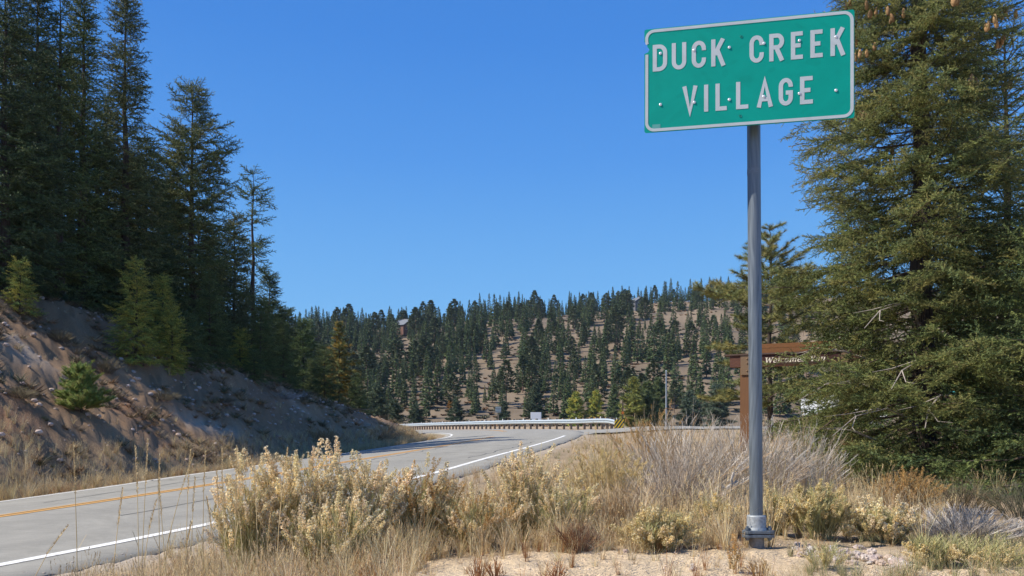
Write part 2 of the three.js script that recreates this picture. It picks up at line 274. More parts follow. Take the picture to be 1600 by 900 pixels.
const barkMap = noiseTexture(256, (u, v) => { const k = 0.72 + 0.28 * tileNoise(u, v, 22) * 0.9 + 0.15 * tileNoise(u, v, 60, 4); return [k, k * 0.96, k * 0.92]; }, false, 2, 1);
const bark = M([0.11, 0.085, 0.07], 0.95, 0, { map: barkMap, bumpMap: barkMap, bumpScale: 0.03 }), greyBark = M([0.3, 0.27, 0.25], 0.95, 0, { map: barkMap, bumpMap: barkMap, bumpScale: 0.02 });
function trunkGeo(H, r0, seed, lean = 0, n = 11) {
  const g = new THREE.CylinderGeometry(0.012, r0, H, n, 16, false), p = g.attributes.position;
  for (let i = 0; i < p.count; i++) { const y = p.getY(i) + H / 2, k = 1 + 0.1 * n3(p.getX(i) * 6 / r0 * 0.2, y * 1.2, p.getZ(i) * 6 / r0 * 0.2 + seed) + 0.5 * Math.exp(-y / 0.25); p.setXYZ(i, p.getX(i) * k + lean * y + 0.05 * n2(y * 0.25, seed) * Math.min(1, y), y - 0.25, p.getZ(i) * k + 0.05 * n2(y * 0.25, seed + 50) * Math.min(1, y)); }
  g.computeVertexNormals(); return g;
}
function orient(p, dir, up, s) { const z = dir.clone().normalize(), x = up.clone().cross(z); if (x.lengthSq() < 1e-4) x.set(1, 0, 0); x.normalize(); const y = z.clone().cross(x); return new THREE.Matrix4().makeBasis(x.multiplyScalar(s), y.multiplyScalar(s), z.multiplyScalar(s)).setPosition(p); }
// profile: crown radius (0..1) at height share t
function conifer(t, o) {
  const r = rngOf(o.seed), b = new Build(), lists = o.sprays.map(() => []), H = o.H, { lean = 0 } = o, bottom = o.bottom ?? 0.05, gap = o.gap ?? 0.3;
  const ax = (y) => V(lean * y, y, 0); let az = r() * 6.28; const tips = [];
  for (let y = H * bottom; y < H * 0.985; y += gap * (0.75 + 0.5 * r()) * (1 - 0.35 * y / H)) {
    const u = y / H, prof = o.profile ? o.profile(u) : (1 - u) ** 0.8, nb = Math.max(3, Math.round((o.per ?? 6) * (0.7 + 0.3 * (1 - u)) + (r() - 0.5) * 2));
    for (let k = 0; k < nb; k++) {
      az += 6.2832 / nb + (r() - 0.5) * 0.7; if (r() < (o.miss ?? 0.08)) continue;
      let L = Math.max(0.12, o.R * prof * (o.spread ? 1.05 - o.spread * r() : 0.68 + 0.5 * r()) * (1 + (o.lump ?? 0.2) * n2(Math.cos(az) * 1.2 + o.seed, y * 0.75 + Math.sin(az)))) ; if (o.side) L *= o.side(az, u);
      const rise = lerp(o.rise0 ?? -0.25, o.rise1 ?? 0.6, u) + (r() - 0.5) * 0.25, sag = (o.sag ?? 0.3) * (1 - u), dir = V(Math.cos(az), 0, Math.sin(az)), base = ax(y);
      const wig = (r() - 0.5) * 0.24 * L, wv = (r() - 0.5) * 0.14 * L, P = (w) => base.clone().addScaledVector(dir, L * w).add(V(-dir.z * wig * Math.sin(w * 3.5), L * (rise * w - sag * w * w + sag * 0.85 * w * w * w) + wv * Math.sin(w * 5), dir.x * wig * Math.sin(w * 3.5)));
      b.tube([P(0), P(0.33), P(0.66), P(0.97)], 0.005 + 0.007 * L, 0.003, 4, vary(r, o.wood ?? [0.11, 0.08, 0.06], 0.2));
      const sp = o.space, start = Math.min(0.75, o.bare ?? 0.2), lat = V(-dir.z, 0, dir.x), put = (p, d, sc) => lists[Math.floor(r() * lists.length)].push({ m: orient(p, d, V((r() - 0.5) * 0.9, 1, (r() - 0.5) * 0.9), sc * (o.size ?? 1) * (0.7 + 0.5 * r())), c: vary(r, o.cols[Math.floor(r() * o.cols.length)], o.var ?? 0.25) }), up2 = o.lift ?? 0, pitch = o.fan ?? 0.3, n = Math.max(1, Math.round(L * (1 - start) / (pitch * 0.5)));
      for (let i = 0; i <= n; i++) {
        const w = lerp(start, 1, i / n), p = P(w), tan = P(Math.min(1, w + 0.05)).sub(P(Math.max(0, w - 0.05))).normalize();
        put(p, tan.clone().addScaledVector(lat, (r() - 0.5) * 0.7).add(V(0, 0.25 * (r() - 0.3) + up2 * w * r(), 0)), i === n ? 0.85 : 1);
        if (i < n) {
          const sg = i % 2 ? 1 : -1, SL = Math.min(o.fanMax ?? 1.1, L * (0.5 * (1 - w) + 0.1) * (0.7 + 0.6 * r())), d = tan.clone().addScaledVector(lat, sg * (0.8 + 0.5 * r())).add(V(0, (o.hang ?? -0.25) * (0.3 + 1.2 * r()), 0)).normalize(), m = Math.max(1, Math.round(SL / sp));
          for (let q = 0; q < m; q++) { const f = (q + 0.6 * r()) / m, pp = p.clone().addScaledVector(d, SL * f).add(V(0, (o.hang ?? -0.25) * 0.35 * SL * f * f, 0)); put(pp, d.clone().addScaledVector(tan, (r() - 0.5) * 1.0).addScaledVector(lat, (r() - 0.5) * 0.6).add(V(0, (o.hang ?? -0.25) * 0.8 * r() + up2 * (0.2 + r()), 0)), 0.95); }
        }
        if (o.tipsOut && i === n) tips.push(p);
      }
    }
  }
  for (let i = 0; i < 6; i++) { const a = r() * 6.28; lists[i % lists.length].push({ m: orient(ax(H * (0.97 + 0.005 * i)), V(Math.cos(a) * 0.3, 1, Math.sin(a) * 0.3), V(Math.sin(a), 0, 1), (o.size ?? 1) * (0.45 - 0.03 * i)), c: vary(r, o.cols[0], 0.2) }); }
  part('trunk', trunkGeo(H, o.r0 ?? H * 0.016, o.seed, lean), o.barkMat ?? bark, t);
  part('branches', b.done(), stemMat, t, 'stuff');
  lists.forEach((l, i) => { if (l.length) copies('crown', o.sprays[i], o.mat ?? leafMat, l, t); });
  return tips;
}
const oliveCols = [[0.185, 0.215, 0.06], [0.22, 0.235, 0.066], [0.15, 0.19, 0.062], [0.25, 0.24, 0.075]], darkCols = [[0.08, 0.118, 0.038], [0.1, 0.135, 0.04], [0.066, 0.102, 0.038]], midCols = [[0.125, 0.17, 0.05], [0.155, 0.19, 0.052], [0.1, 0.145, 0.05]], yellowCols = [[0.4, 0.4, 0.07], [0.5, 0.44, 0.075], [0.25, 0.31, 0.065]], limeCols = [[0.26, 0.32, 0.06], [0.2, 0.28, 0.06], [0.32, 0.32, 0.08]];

// the big spruce at the right, the one behind it and the pine between sign post and spruce
{
  const D = 11, X = PX(1440, D), t = thing('spruce_tree', 'large olive green spruce directly behind the green village sign, its branches hanging to the ground', 'tree', null, at(X, D));
  const H = 12.6, tips = conifer(t, { seed: 21, H, R: 2.2, sprays: nearSprays, space: 0.105, fan: 0.2, gap: 0.172, per: 6.6, bottom: 0.035, r0: 0.17, cols: oliveCols, bare: 0.24, rise0: -0.22, rise1: 0.4, sag: 0.22, size: 0.85, hang: -0.42, lift: 0.22, lump: 0.4, miss: 0.03, fanMax: 0.5, spread: 0.3, side: (a, u) => (Math.cos(a) > 0.2 && u > 0.36 ? 0.78 : Math.cos(a) < -0.3 && u > 0.13 && u < 0.23 ? 0.72 : 1), profile: (u) => Math.min(1, 0.8 + 3 * u) * (u < 0.53 ? 1.04 - 0.8 * u : 0.616 * ((1 - u) / 0.47) ** 0.9), tipsOut: true });
  const r = rngOf(8), cone = new THREE.LatheGeometry([[0.002, -0.09], [0.014, -0.08], [0.018, -0.055], [0.017, -0.03], [0.01, -0.006], [0.002, 0]].map(([a, b]) => new THREE.Vector2(a, b)), 8), list = [];
  for (const p of tips) if (p.y > 4.9 && r() < 0.2 + 0.5 * sm(4.9, 6.5, p.y)) for (let k = 0; k < 4; k++) list.push({ m: new THREE.Matrix4().makeScale(1.35, 1.35, 1.35).premultiply(new THREE.Matrix4().makeRotationFromEuler(new THREE.Euler((r() - 0.5) * 0.7, r() * 6, (r() - 0.5) * 0.7))).setPosition(p.x * (0.8 + 0.2 * r()) + (r() - 0.5) * 0.15, p.y - 0.02 - r() * 0.06, p.z * (0.8 + 0.2 * r()) + (r() - 0.5) * 0.15), c: vary(r, [0.33, 0.2, 0.09], 0.3) });
  copies('cones', cone, M([1, 1, 1], 0.85), list, t);
  for (const [y, a, L] of [[1.35, 3.5, 1.9], [0.95, 3.9, 2.1], [1.9, 3.0, 1.7], [1.1, 4.4, 1.9], [1.55, 4.2, 1.8], [0.75, 3.3, 1.8], [2.3, 4.0, 1.7]]) {
    const b = new Build(), p = (w, s = 0) => V(Math.cos(a + 0.15 * Math.sin(w * 5) + s) * L * w, y - 0.25 * w + 0.18 * Math.sin(w * 6 + a), -Math.sin(a + 0.15 * Math.sin(w * 5) + s) * L * w), col = [0.36, 0.31, 0.27];
    b.tube([0, 0.2, 0.4, 0.6, 0.8, 1].map((w) => p(w)), 0.02, 0.004, 5, col);
    for (const [w, s] of [[0.5, 0.15], [0.65, -0.18], [0.8, 0.14]]) b.tube([p(w), p(w + 0.12, s * 0.6), p(w + 0.22, s).add(V(0, 0.08, 0))], 0.008, 0.002, 4, col);
    part('dead_branch', b.done(), stemMat, t).userData.label = 'bare grey dead branch';
  }
}
{
  const D = 15, X = PX(1572, D), t = thing('spruce_tree', 'darker spruce at the right edge, half hidden behind the large spruce', 'tree', null, at(X, D));
  conifer(t, { seed: 22, H: PY(42, D) - land(X, D), R: 2.4, sprays: nearSprays, space: 0.2, fan: 0.42, gap: 0.3, per: 6, bottom: 0.06, r0: 0.14, cols: midCols, size: 1.35, hang: -0.25, lump: 0.3, profile: (u) => (u < 0.75 ? 1 - 0.45 * u : 0.66 * ((1 - u) / 0.25) ** 0.6) });
}
{
  const D = 27, X = PX(1203, D), t = thing('pine_tree', 'open pine with flat yellow-green boughs behind the sign post', 'tree', null, at(X, D));
  conifer(t, { seed: 23, H: PY(352, D) - land(X, D), R: 1.95, sprays: pineTufts, space: 0.15, fan: 0.3, gap: 0.3, per: 5, bottom: 0.16, r0: 0.11, cols: [[0.2, 0.2, 0.06], [0.16, 0.18, 0.06], [0.25, 0.22, 0.065]], size: 1.35, rise0: 0.05, rise1: 0.5, sag: 0.1, hang: 0.1, bare: 0.4, both: 2, lump: 0.5, miss: 0.15, profile: (u) => (u < 0.45 ? 0.85 : 1 - ((u - 0.45) / 0.6) ** 1.4) });
}
for (const [x, D, yt, R, seed, label] of [[1655, 9.3, 330, 1.75, 63, 'dark low-branched spruce cut by the right edge of the photo'], [1330, 24, 330, 1.6, 60, 'dark young spruce seen through the gaps left of the large spruce trunk'], [1500, 33, 330, 2.2, 61, 'dim spruce far behind the large spruce and right of its trunk'], [1640, 20, 240, 2.2, 62, 'spruce just beyond the right edge, behind the teal roofed shed']]) {
  const X = PX(x, D), t = thing('spruce_tree', label, 'tree', null, at(X, D));
  conifer(t, { seed, H: PY(yt, D) - land(X, D), R, sprays: D < 10 ? nearSprays : midSprays, space: D < 10 ? 0.17 : 0.3, fan: D < 10 ? 0.32 : 0.5, gap: D < 10 ? 0.24 : 0.34, per: 6, bottom: 0.04, cols: midCols, size: D < 10 ? 1.15 : 0.95 });
}

// trees on the cut bank at the left
const spireProfile = (u) => (1 - u) ** 0.75 * (0.85 + 0.15 * Math.sin(u * 40)), broadProfile = (u) => (u < 0.2 ? 0.75 + u : 0.95 * (1 - ((u - 0.2) / 0.8) ** 1.5) + 0.02);
function bankTree(name, label, x, D, yt, R, seed, o = {}) {
  const X = PX(x, D), t = thing(name, label, 'tree', o.group, at(X, D, -0.05)), H = PY(yt, D) - land(X, D);
  const small = H < 4;
  conifer(t, { seed, H, R, sprays: midSprays, space: small ? 0.16 : 0.3, fan: small ? 0.26 : 0.5, gap: small ? 0.15 : 0.31, per: 6.5, bottom: 0.04, cols: midCols, size: small ? 0.5 : 1.1, profile: spireProfile, rise0: -0.2, rise1: 0.55, ...o }); return t;
}
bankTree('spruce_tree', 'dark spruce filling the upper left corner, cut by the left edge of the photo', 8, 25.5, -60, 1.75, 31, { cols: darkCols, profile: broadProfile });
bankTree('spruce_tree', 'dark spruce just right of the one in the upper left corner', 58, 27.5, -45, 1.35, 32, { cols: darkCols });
bankTree('fir_tree', 'thin fir with sparse branches and a bare pole-like trunk on the bank', 93, 28, -22, 0.85, 33, { cols: midCols, miss: 0.45, bare: 0.35, lump: 0.5 });
bankTree('fir_tree', 'narrow tall fir between the thin sparse fir and the spire-shaped spruce', 130, 29, -20, 1.15, 34, { cols: midCols, miss: 0.2, lump: 0.4 });
bankTree('spruce_tree', 'tall spire-shaped spruce reaching the top edge above the left bank', 196, 30.5, -8, 1.75, 35, { cols: [[0.12, 0.15, 0.048], [0.155, 0.17, 0.052], [0.095, 0.125, 0.046]], lump: 0.45, profile: (u) => (u > 0.66 ? 0.34 * ((1 - u) / 0.34) ** 0.45 : u > 0.6 ? 0.28 : 0.36 + (0.6 - u) * 1.1) });
bankTree('spruce_tree', 'dark spruce in front of the spire-shaped spruce foot', 228, 32, 215, 1.35, 36, { cols: darkCols, profile: broadProfile });
bankTree('fir_tree', 'broad fir with an open see-through crown, standing alone against the sky', 300, 34, 128, 1.95, 37, { cols: [[0.14, 0.175, 0.052], [0.115, 0.15, 0.05], [0.17, 0.185, 0.056]], miss: 0.22, lump: 0.35, rise0: 0, space: 0.27, profile: (u) => (u < 0.25 ? 0.85 + 0.4 * u : u < 0.7 ? 0.95 - (u - 0.25) * 0.6 : 0.68 * ((1 - u) / 0.3) ** 0.7) });
bankTree('spruce_tree', 'pale green pointed spruce below the thin ragged fir', 366, 38, 333, 1.35, 38, { cols: [[0.15, 0.165, 0.065], [0.12, 0.14, 0.06]] });
bankTree('fir_tree', 'thin ragged fir with wide gaps between branches, right end of the tall bank trees', 395, 40, 266, 1.25, 39, { cols: midCols, miss: 0.45, lump: 0.6, gap: 0.45, profile: (u) => 0.45 + 0.55 * (1 - u) - 0.4 * Math.max(0, u - 0.8) * 4 * u });
bankTree('spruce_tree', 'dark spruce under the thin ragged fir', 420, 45, 425, 1.4, 40, { cols: darkCols });
bankTree('spruce_tree', 'small dark spruce where the bank drops to the far hillside', 446, 50, 478, 1.2, 41, { cols: darkCols });
bankTree('spruce_tree', 'green spruce lit by sun next to the golden pine', 474, 50, 498, 1.7, 42, { cols: [[0.15, 0.21, 0.06], [0.12, 0.17, 0.055]] });
bankTree('pine_tree', 'golden autumn-yellow pine at the end of the bank', 530, 57, 502, 1.6, 43, { cols: [[0.34, 0.24, 0.04], [0.22, 0.21, 0.05], [0.38, 0.25, 0.04], [0.13, 0.16, 0.05], [0.11, 0.14, 0.045]], sprays: farTufts, size: 1.15, miss: 0.2, lump: 0.5, profile: broadProfile });
bankTree('spruce_tree', 'dark low spruce at the foot of the golden pine', 503, 60, 540, 1.2, 44, { cols: darkCols });
bankTree('spruce_tree', 'low dark spruce right of the golden pine, last on the bank', 562, 66, 585, 1.1, 45, { cols: darkCols });
bankTree('young_spruce', 'young yellow-green spruce halfway down the bank below the spire-shaped spruce', 212, 26, 402, 1.0, 46, { cols: yellowCols, lump: 0.3 });
bankTree('young_spruce', 'small yellow-tipped spruce right beside the taller young spruce on the bank', 254, 28.3, 432, 0.75, 47, { cols: yellowCols });
bankTree('young_spruce', 'bushy low green spruce on the bank below the broad fir', 292, 28.8, 488, 0.85, 48, { cols: midCols, profile: broadProfile });
bankTree('young_spruce', 'yellowish young spruce under the pale green pointed spruce', 376, 33.5, 515, 0.8, 49, { cols: yellowCols });
bankTree('young_spruce', 'yellow sunlit sapling at the far left top of the bank', 31, 24, 408, 0.55, 50, { cols: yellowCols });
bankTree('young_spruce', 'short green spruce in front of the sunlit spruce beside the golden pine', 487, 47, 560, 0.7, 51, { cols: midCols });
bankTree('spruce_tree', 'mid-green spruce on the bank slope below the broad fir, its foot lower than the rest', 328, 31, 425, 1.05, 52, { cols: midCols, lump: 0.35 });
bankTree('spruce_tree', 'slim green spruce standing low on the slope under the thin ragged fir', 408, 34, 468, 0.95, 53, { cols: midCols, lump: 0.35 });
bankTree('spruce_tree', 'sunlit green spruce low on the bank between the thin ragged fir and the golden pine', 442, 37, 500, 1.0, 54, { cols: [[0.16, 0.21, 0.06], [0.13, 0.17, 0.055]], lump: 0.35 });
bankTree('young_spruce', 'olive young spruce just left of the bushy low green spruce on the bank', 268, 27.5, 478, 0.7, 55, { cols: yellowCols, lump: 0.3 });
bankTree('young_spruce', 'small dark spruce low on the slope, right of the yellowish young spruce', 398, 32.5, 548, 0.65, 56, { cols: midCols });
bankTree('spruce_tree', 'dark bushy spruce at the lower end of the bank, left of the golden pine foot', 508, 43, 545, 0.95, 57, { cols: midCols, profile: broadProfile });
bankTree('young_spruce', 'low dark spruce where the bank tapers off right of the golden pine', 556, 50, 590, 0.85, 58, { cols: midCols, profile: broadProfile });
{   // the wood that goes on behind them and to the left of the frame, whose shade lies on the bank
  const r = rngOf(404);
  const spots = [[20, 31, 40], [110, 34, 90], [165, 36, 150], [250, 40, 300], [330, 45, 360], [385, 50, 440], [425, 58, 470], [70, 40, 60], [275, 48, 330], [205, 33, 240], [345, 40, 405], [150, 28, 200], [40, 27, 150], [310, 38, 330], [268, 35, 280]];
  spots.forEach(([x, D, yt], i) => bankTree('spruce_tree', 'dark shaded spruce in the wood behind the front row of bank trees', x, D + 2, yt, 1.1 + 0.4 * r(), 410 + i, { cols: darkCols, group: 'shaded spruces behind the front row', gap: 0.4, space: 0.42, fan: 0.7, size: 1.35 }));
  for (let i = 0; i < 13; i++) {                                           // beyond the left edge
    const s = lerp(14, 44, i / 12) + (r() - 0.5) * 1.2, R = RS.reduce((b, q) => (Math.abs(q.d - s) < Math.abs(b.d - s) ? q : b)), p = EDGE_L + 7.5 + 15 * r() ** 1.4, X = R.x - R.td * p, D = R.d + R.tx * p; if (D < 17.5 || X / D > -0.66) continue;
    const t = thing('spruce_tree', 'spruce of the wood on the bank, left of the frame', 'tree', 'bank wood left of the frame', at(X, D, -0.05));
    conifer(t, { seed: 440 + i, H: 5 + 5 * r(), R: 1.6, sprays: midSprays, space: 0.7, fan: 0.95, gap: 0.5, per: 6, bottom: 0.04, cols: darkCols, size: 1.7 });
  }
}
{   // bright young pine on the bank
  const D = 20.3, X = PX(128, D), t = thing('young_pine', 'bright green bushy young pine low on the bare bank', 'shrub', null, at(X, D, -0.03));
  conifer(t, { seed: 70, H: 1.05, R: 0.62, sprays: pineTufts, space: 0.042, fan: 0.075, gap: 0.06, per: 6, bottom: 0.06, r0: 0.03, cols: limeCols, size: 0.5, rise0: 0.35, rise1: 1.2, sag: 0, hang: 0.35, bare: 0.3, profile: (u) => 1 - 0.6 * u });
}

// ---------------------------------------------------------------- far hillside trees
const hillCols = [[0.115, 0.165, 0.055], [0.09, 0.14, 0.052], [0.155, 0.185, 0.06], [0.105, 0.145, 0.07]];
function hillCrown(seed, H, R, cols, pine) {
  const r = rngOf(seed), b = new Build(), n = pine ? 420 : 480;
  for (let i = 0; i < n; i++) {
    const u = pine ? 0.3 + 0.7 * r() : 0.08 + 0.92 * Math.pow(r(), 1.25), prof = pine ? Math.sin(Math.min(1, (1 - u) / 0.5) * 1.57) * (u < 0.45 ? (u - 0.2) / 0.25 : 1) : (1 - u) ** 0.9 * (0.85 + 0.15 * Math.sin(u * 55 + seed)), a = r() * 6.28, q = R * prof * (0.35 + 0.75 * Math.sqrt(r())) * (1 + 0.3 * n2(Math.cos(a) + seed, u * 5 + Math.sin(a)));
    const c = V(Math.cos(a) * q, u * H, Math.sin(a) * q), s = (pine ? 0.75 : 0.78 * (0.35 + 0.65 * (1 - u))) * (0.6 + 0.7 * r()), col = vary(r, cols[Math.floor(r() * cols.length)], 0.3), out = V(Math.cos(a), pine ? 0.2 : -0.35, Math.sin(a)), lat = V(-Math.sin(a), 0, Math.cos(a));
    for (let k = 0; k < 3; k++) { const d = out.clone().addScaledVector(lat, (k - 1) * 0.9 + (r() - 0.5) * 0.4).add(V(0, (r() - 0.4) * 0.5, 0)).normalize(), w = V((r() - 0.5), (r() - 0.5) * 1.4, (r() - 0.5)).cross(d).normalize().multiplyScalar(s * 0.34); b.tri(c.clone().sub(w), c.clone().add(w), c.clone().addScaledVector(d, s), col); }
  }
  for (let k = 0; k < 5; k++) b.tri(V(-0.12, H * 0.94, 0).applyAxisAngle(V(0, 1, 0), k * 1.3), V(0.12, H * 0.94, 0).applyAxisAngle(V(0, 1, 0), k * 1.3), V(0, H * 1.04, 0), cols[0]);
  return b.done();
}
const hillKinds = [];
for (let i = 0; i < 7; i++) { const H = 12.5, g = hillCrown(500 + i * 13, H, 1.45 + 0.25 * (i % 3), hillCols, false), tb = new Build(); tb.tube([V(0, -1, 0), V(0, H * 0.5, 0), V(0, H * 0.95, 0)], 0.2, 0.05, 5, [0.12, 0.09, 0.07]); hillKinds.push({ crown: g, trunk: tb.done(), kind: 'fir' }); }
for (let i = 0; i < 3; i++) { const H = 12.5, g = hillCrown(700 + i * 17, H, 2.3, [[0.1, 0.125, 0.055], [0.125, 0.14, 0.06], [0.085, 0.115, 0.052]], true), tb = new Build(); tb.tube([V(0, -1, 0), V(0, H * 0.5, 0), V(0, H * 0.95, 0)], 0.22, 0.05, 5, [0.2, 0.13, 0.09]); hillKinds.push({ crown: g, trunk: tb.done(), kind: 'pine' }); }
{
  const r = rngOf(900), all = [];
  let guard = 0; const want = 1300, near = [];
  const houses = [[632, 400], [997, 436]];
  while (all.length < want && guard++ < 6600) {
    const a = lerp(-0.36, 0.38, r()), D = lerp(172, 492, r()), X = a * D, x = 800 + a * F, y = HOR - land(X, D) / D * F, H = (7.5 + 7.5 * r()) * (D > 440 ? 0.9 : 1) * (r() < 0.2 ? 0.6 : 1) * lerp(0.78, 1, sm(180, 320, D)), right = sm(790, 880, x);
    let dens = D > 446 ? lerp(0.6, 1, right) : lerp(0.66, y < 550 ? 0.26 : 0.46, right);
    if (D <= 446) { dens *= 0.25 + 0.9 * sm(-0.45, 0.4, n2(X * 0.02 + 3, D * 0.02) + 0.4 * n2(X * 0.06, D * 0.06)); if (x > 590 && x < 730 && y > 625) dens *= 0.35; if (x > 745 && x < 815 && y > 565 && y < 628) dens *= 0.4; }
    if (r() > dens) continue;
    if (houses.some(([hx, hd]) => D < hd + 6 && Math.abs(x - hx) < (hx > 900 ? 4 : 9) && (y - H / D * F < HOR - land(PX(hx, hd), hd) / hd * F + 2 || Math.abs(D - hd) < 12))) continue;
    let ok = true; for (const q of all) if ((q.X - X) ** 2 + (q.D - D) ** 2 < (D < 380 ? 9 : 6)) { ok = false; break; } if (!ok) continue;
    all.push({ X, D, H, w: 0.85 + 0.4 * r(), v: r() < 0.2 ? 7 + Math.floor(r() * 3) : Math.floor(r() * 7), turn: r() * 6.28, x, y });
  }
  all.sort((p, q) => q.H / q.D - p.H / p.D);
  const protos = hillKinds.map(() => null), rest = hillKinds.map(() => ({ c: [], t: [] }));
  all.forEach((q, i) => {
    const K = hillKinds[q.v], s = q.H / 12.5, sw = s * q.w * (K.kind === 'fir' ? 1.05 : 1);
    if (i < 300) {
      const top = q.D > 440, foot = q.D < 235;
      const label = K.kind === 'fir' ? (top ? 'narrow dark fir on the ridge line of the far hill' : foot ? 'dark fir near the foot of the far hill, above the guardrail' : 'dark spire-shaped fir standing on the tan far hillside') : (top ? 'round-topped pine on the ridge line of the far hill' : foot ? 'round-topped pine near the foot of the far hill, above the guardrail' : 'round-topped pine with bare lower trunk on the far hillside');
      const group = (K.kind === 'fir' ? 'firs' : 'pines') + (top ? ' on the ridge of the far hill' : foot ? ' near the foot of the far hill' : ' on the slope of the far hill');
      let t;
      if (!protos[q.v]) { t = protos[q.v] = new THREE.Group(); part('trunk', K.trunk, stemMat, t); part('crown', K.crown, leafMat, t); } else t = protos[q.v].clone();
      t.name = numbered(K.kind + '_tree'); tag(t, label, 'tree', group); t.position.set(...at(q.X, q.D)); t.rotation.y = q.turn; t.scale.set(sw, s, sw); scene.add(t);
    } else {
      const m = new THREE.Matrix4().compose(V(...at(q.X, q.D)), new THREE.Quaternion().setFromAxisAngle(V(0, 1, 0), q.turn), V(sw, s, sw));
      rest[q.v].c.push({ m }); rest[q.v].t.push({ m });
    }
  });
  const wood = thing('hill_forest', 'smaller conifers in mass over the far hillside and ridge', 'forest'); wood.userData.kind = 'stuff';
  rest.forEach((l, i) => { if (l.c.length) { copies('crown', hillKinds[i].crown, leafMat, l.c, wood); copies('trunk', hillKinds[i].trunk, stemMat, l.t, wood); } });
  // brush on the hill
  const bb = new Build(), rb = rngOf(31); for (let i = 0; i < 40; i++) { const a = rb() * 6.28, d = V(Math.cos(a), 0.3 + rb(), Math.sin(a)).normalize(), w = V(rb() - 0.5, rb() - 0.5, rb() - 0.5).cross(d).normalize().multiplyScalar(0.2); bb.tri(w, w.clone().negate(), d.multiplyScalar(0.6 + 0.5 * rb()), vary(rb, [1, 1, 1], 0.2)); }
  const bg = bb.done(), bl = [];
  for (let i = 0; i < 3200; i++) { const a = lerp(-0.34, 0.38, rb()), D = 150 + 300 * rb(), X = a * D; bl.push({ m: new THREE.Matrix4().makeScale(0.7 + rb(), 0.5 + 0.6 * rb(), 0.7 + rb()).setPosition(...at(X, D, -0.05)), c: vary(rb, rb() < 0.3 ? [0.22, 0.12, 0.05] : [0.13, 0.12, 0.07], 0.35) }); }
  tag(copies('hill_brush', bg, leafMat, bl), 'low brush scattered over the far hillside', 'brush');
}
// nearer trees along the foot of the hill, beyond the guardrail
for (const [x, D, yt, R, seed, pal, label] of [
  [900, 150, 612, 2.0, 801, 'y', 'small yellow-green pine above the middle of the guardrail'], [932, 150, 610, 1.7, 802, 'y', 'yellow-green pine just left of the striped guardrail end marker'],
  [990, 110, 590, 2.1, 803, 'l', 'bright yellow-green pine right of the guardrail end'], [1012, 112, 596, 2.1, 804, 'g', 'full green pine between the bright pine and the grey pole'], [1028, 118, 590, 1.9, 805, 'g', 'green pine just left of the slim grey pole'],
  [1078, 120, 612, 2.0, 806, 'b', 'blue-green spruce right of the slim grey pole'], [960, 170, 600, 1.6, 807, 'g', 'narrow green spruce behind the guardrail end marker'], [838, 170, 600, 2.2, 808, 'd', 'dark fir right behind the white truck'],
  [712, 150, 622, 1.7, 809, 'd', 'dark fir above the left half of the guardrail'], [650, 140, 632, 1.6, 810, 'd', 'low dark fir above the far left end of the guardrail'], [616, 130, 625, 1.9, 811, 'd', 'dark fir beside the nose of the bank'], [787, 160, 627, 1.6, 812, 'd', 'small fir beside the grey road sign'], [590, 120, 600, 1.9, 813, 'd', 'dark fir just right of the last bank trees'], [1120, 110, 600, 2.0, 814, 'b', 'blue-green spruce left of the wooden welcome sign post'], [705, 190, 640, 1.2, 815, 'o', 'small orange autumn tree above the guardrail'],
]) {
  const X = PX(x, D), t = thing(pal === 'o' ? 'autumn_tree' : 'pine_tree', label, 'tree', null, at(X, D)), H = PY(yt, D) - land(X, D);
  conifer(t, { seed, H: Math.max(2.5, H), R, sprays: farTufts, space: 0.5, gap: 0.5, per: 5, bottom: 0.05, size: 2.3, cols: { y: yellowCols, l: [[0.27, 0.27, 0.055], [0.2, 0.23, 0.06]], g: [[0.13, 0.17, 0.055], [0.1, 0.14, 0.055]], b: [[0.085, 0.125, 0.08], [0.1, 0.135, 0.085]], d: [[0.07, 0.1, 0.05], [0.085, 0.115, 0.055]], o: [[0.3, 0.17, 0.03], [0.25, 0.12, 0.02]] }[pal], profile: broadProfile, hang: -0.05, rise0: 0 });
}

// ---------------------------------------------------------------- the green village sign
function strokeShape(pts, w, closed) {                                      // a band of even width along points
  const n = pts.length, L = [], Rr = [];
  for (let i = 0; i < n; i++) {
    const a = pts[closed ? (i - 1 + n) % n : Math.max(0, i - 1)], b = pts[i], c = pts[closed ? (i + 1) % n : Math.min(n - 1, i + 1)];
    let d1 = [b[0] - a[0], b[1] - a[1]], d2 = [c[0] - b[0], c[1] - b[1]]; const l1 = Math.hypot(...d1), l2 = Math.hypot(...d2); if (!l1) d1 = d2; if (!l2) d2 = d1; const q1 = Math.hypot(...d1), q2 = Math.hypot(...d2);
    const u1 = [-d1[1] / q1, d1[0] / q1], u2 = [-d2[1] / q2, d2[0] / q2]; let m = [u1[0] + u2[0], u1[1] + u2[1]]; const k = Math.hypot(...m); m = [m[0] / k, m[1] / k]; const s = w / 2 / Math.max(0.4, m[0] * u1[0] + m[1] * u1[1]);
    L.push(new THREE.Vector2(b[0] + m[0] * s, b[1] + m[1] * s)); Rr.push(new THREE.Vector2(b[0] - m[0] * s, b[1] - m[1] * s));
  }
  if (!closed) return new THREE.Shape([...L, ...Rr.reverse()]);
  const area = (p) => Math.abs(THREE.ShapeUtils.area(p)), sh = new THREE.Shape(area(L) > area(Rr) ? L : Rr); sh.holes.push(new THREE.Path(area(L) > area(Rr) ? Rr : L)); return sh;
}
const arc = (cx, cy, rx, ry, a0, a1, n = 10) => Array.from({ length: n + 1 }, (_, i) => { const a = (a0 + (a1 - a0) * i / n) * Math.PI / 180; return [cx + rx * Math.cos(a), cy + ry * Math.sin(a)]; });
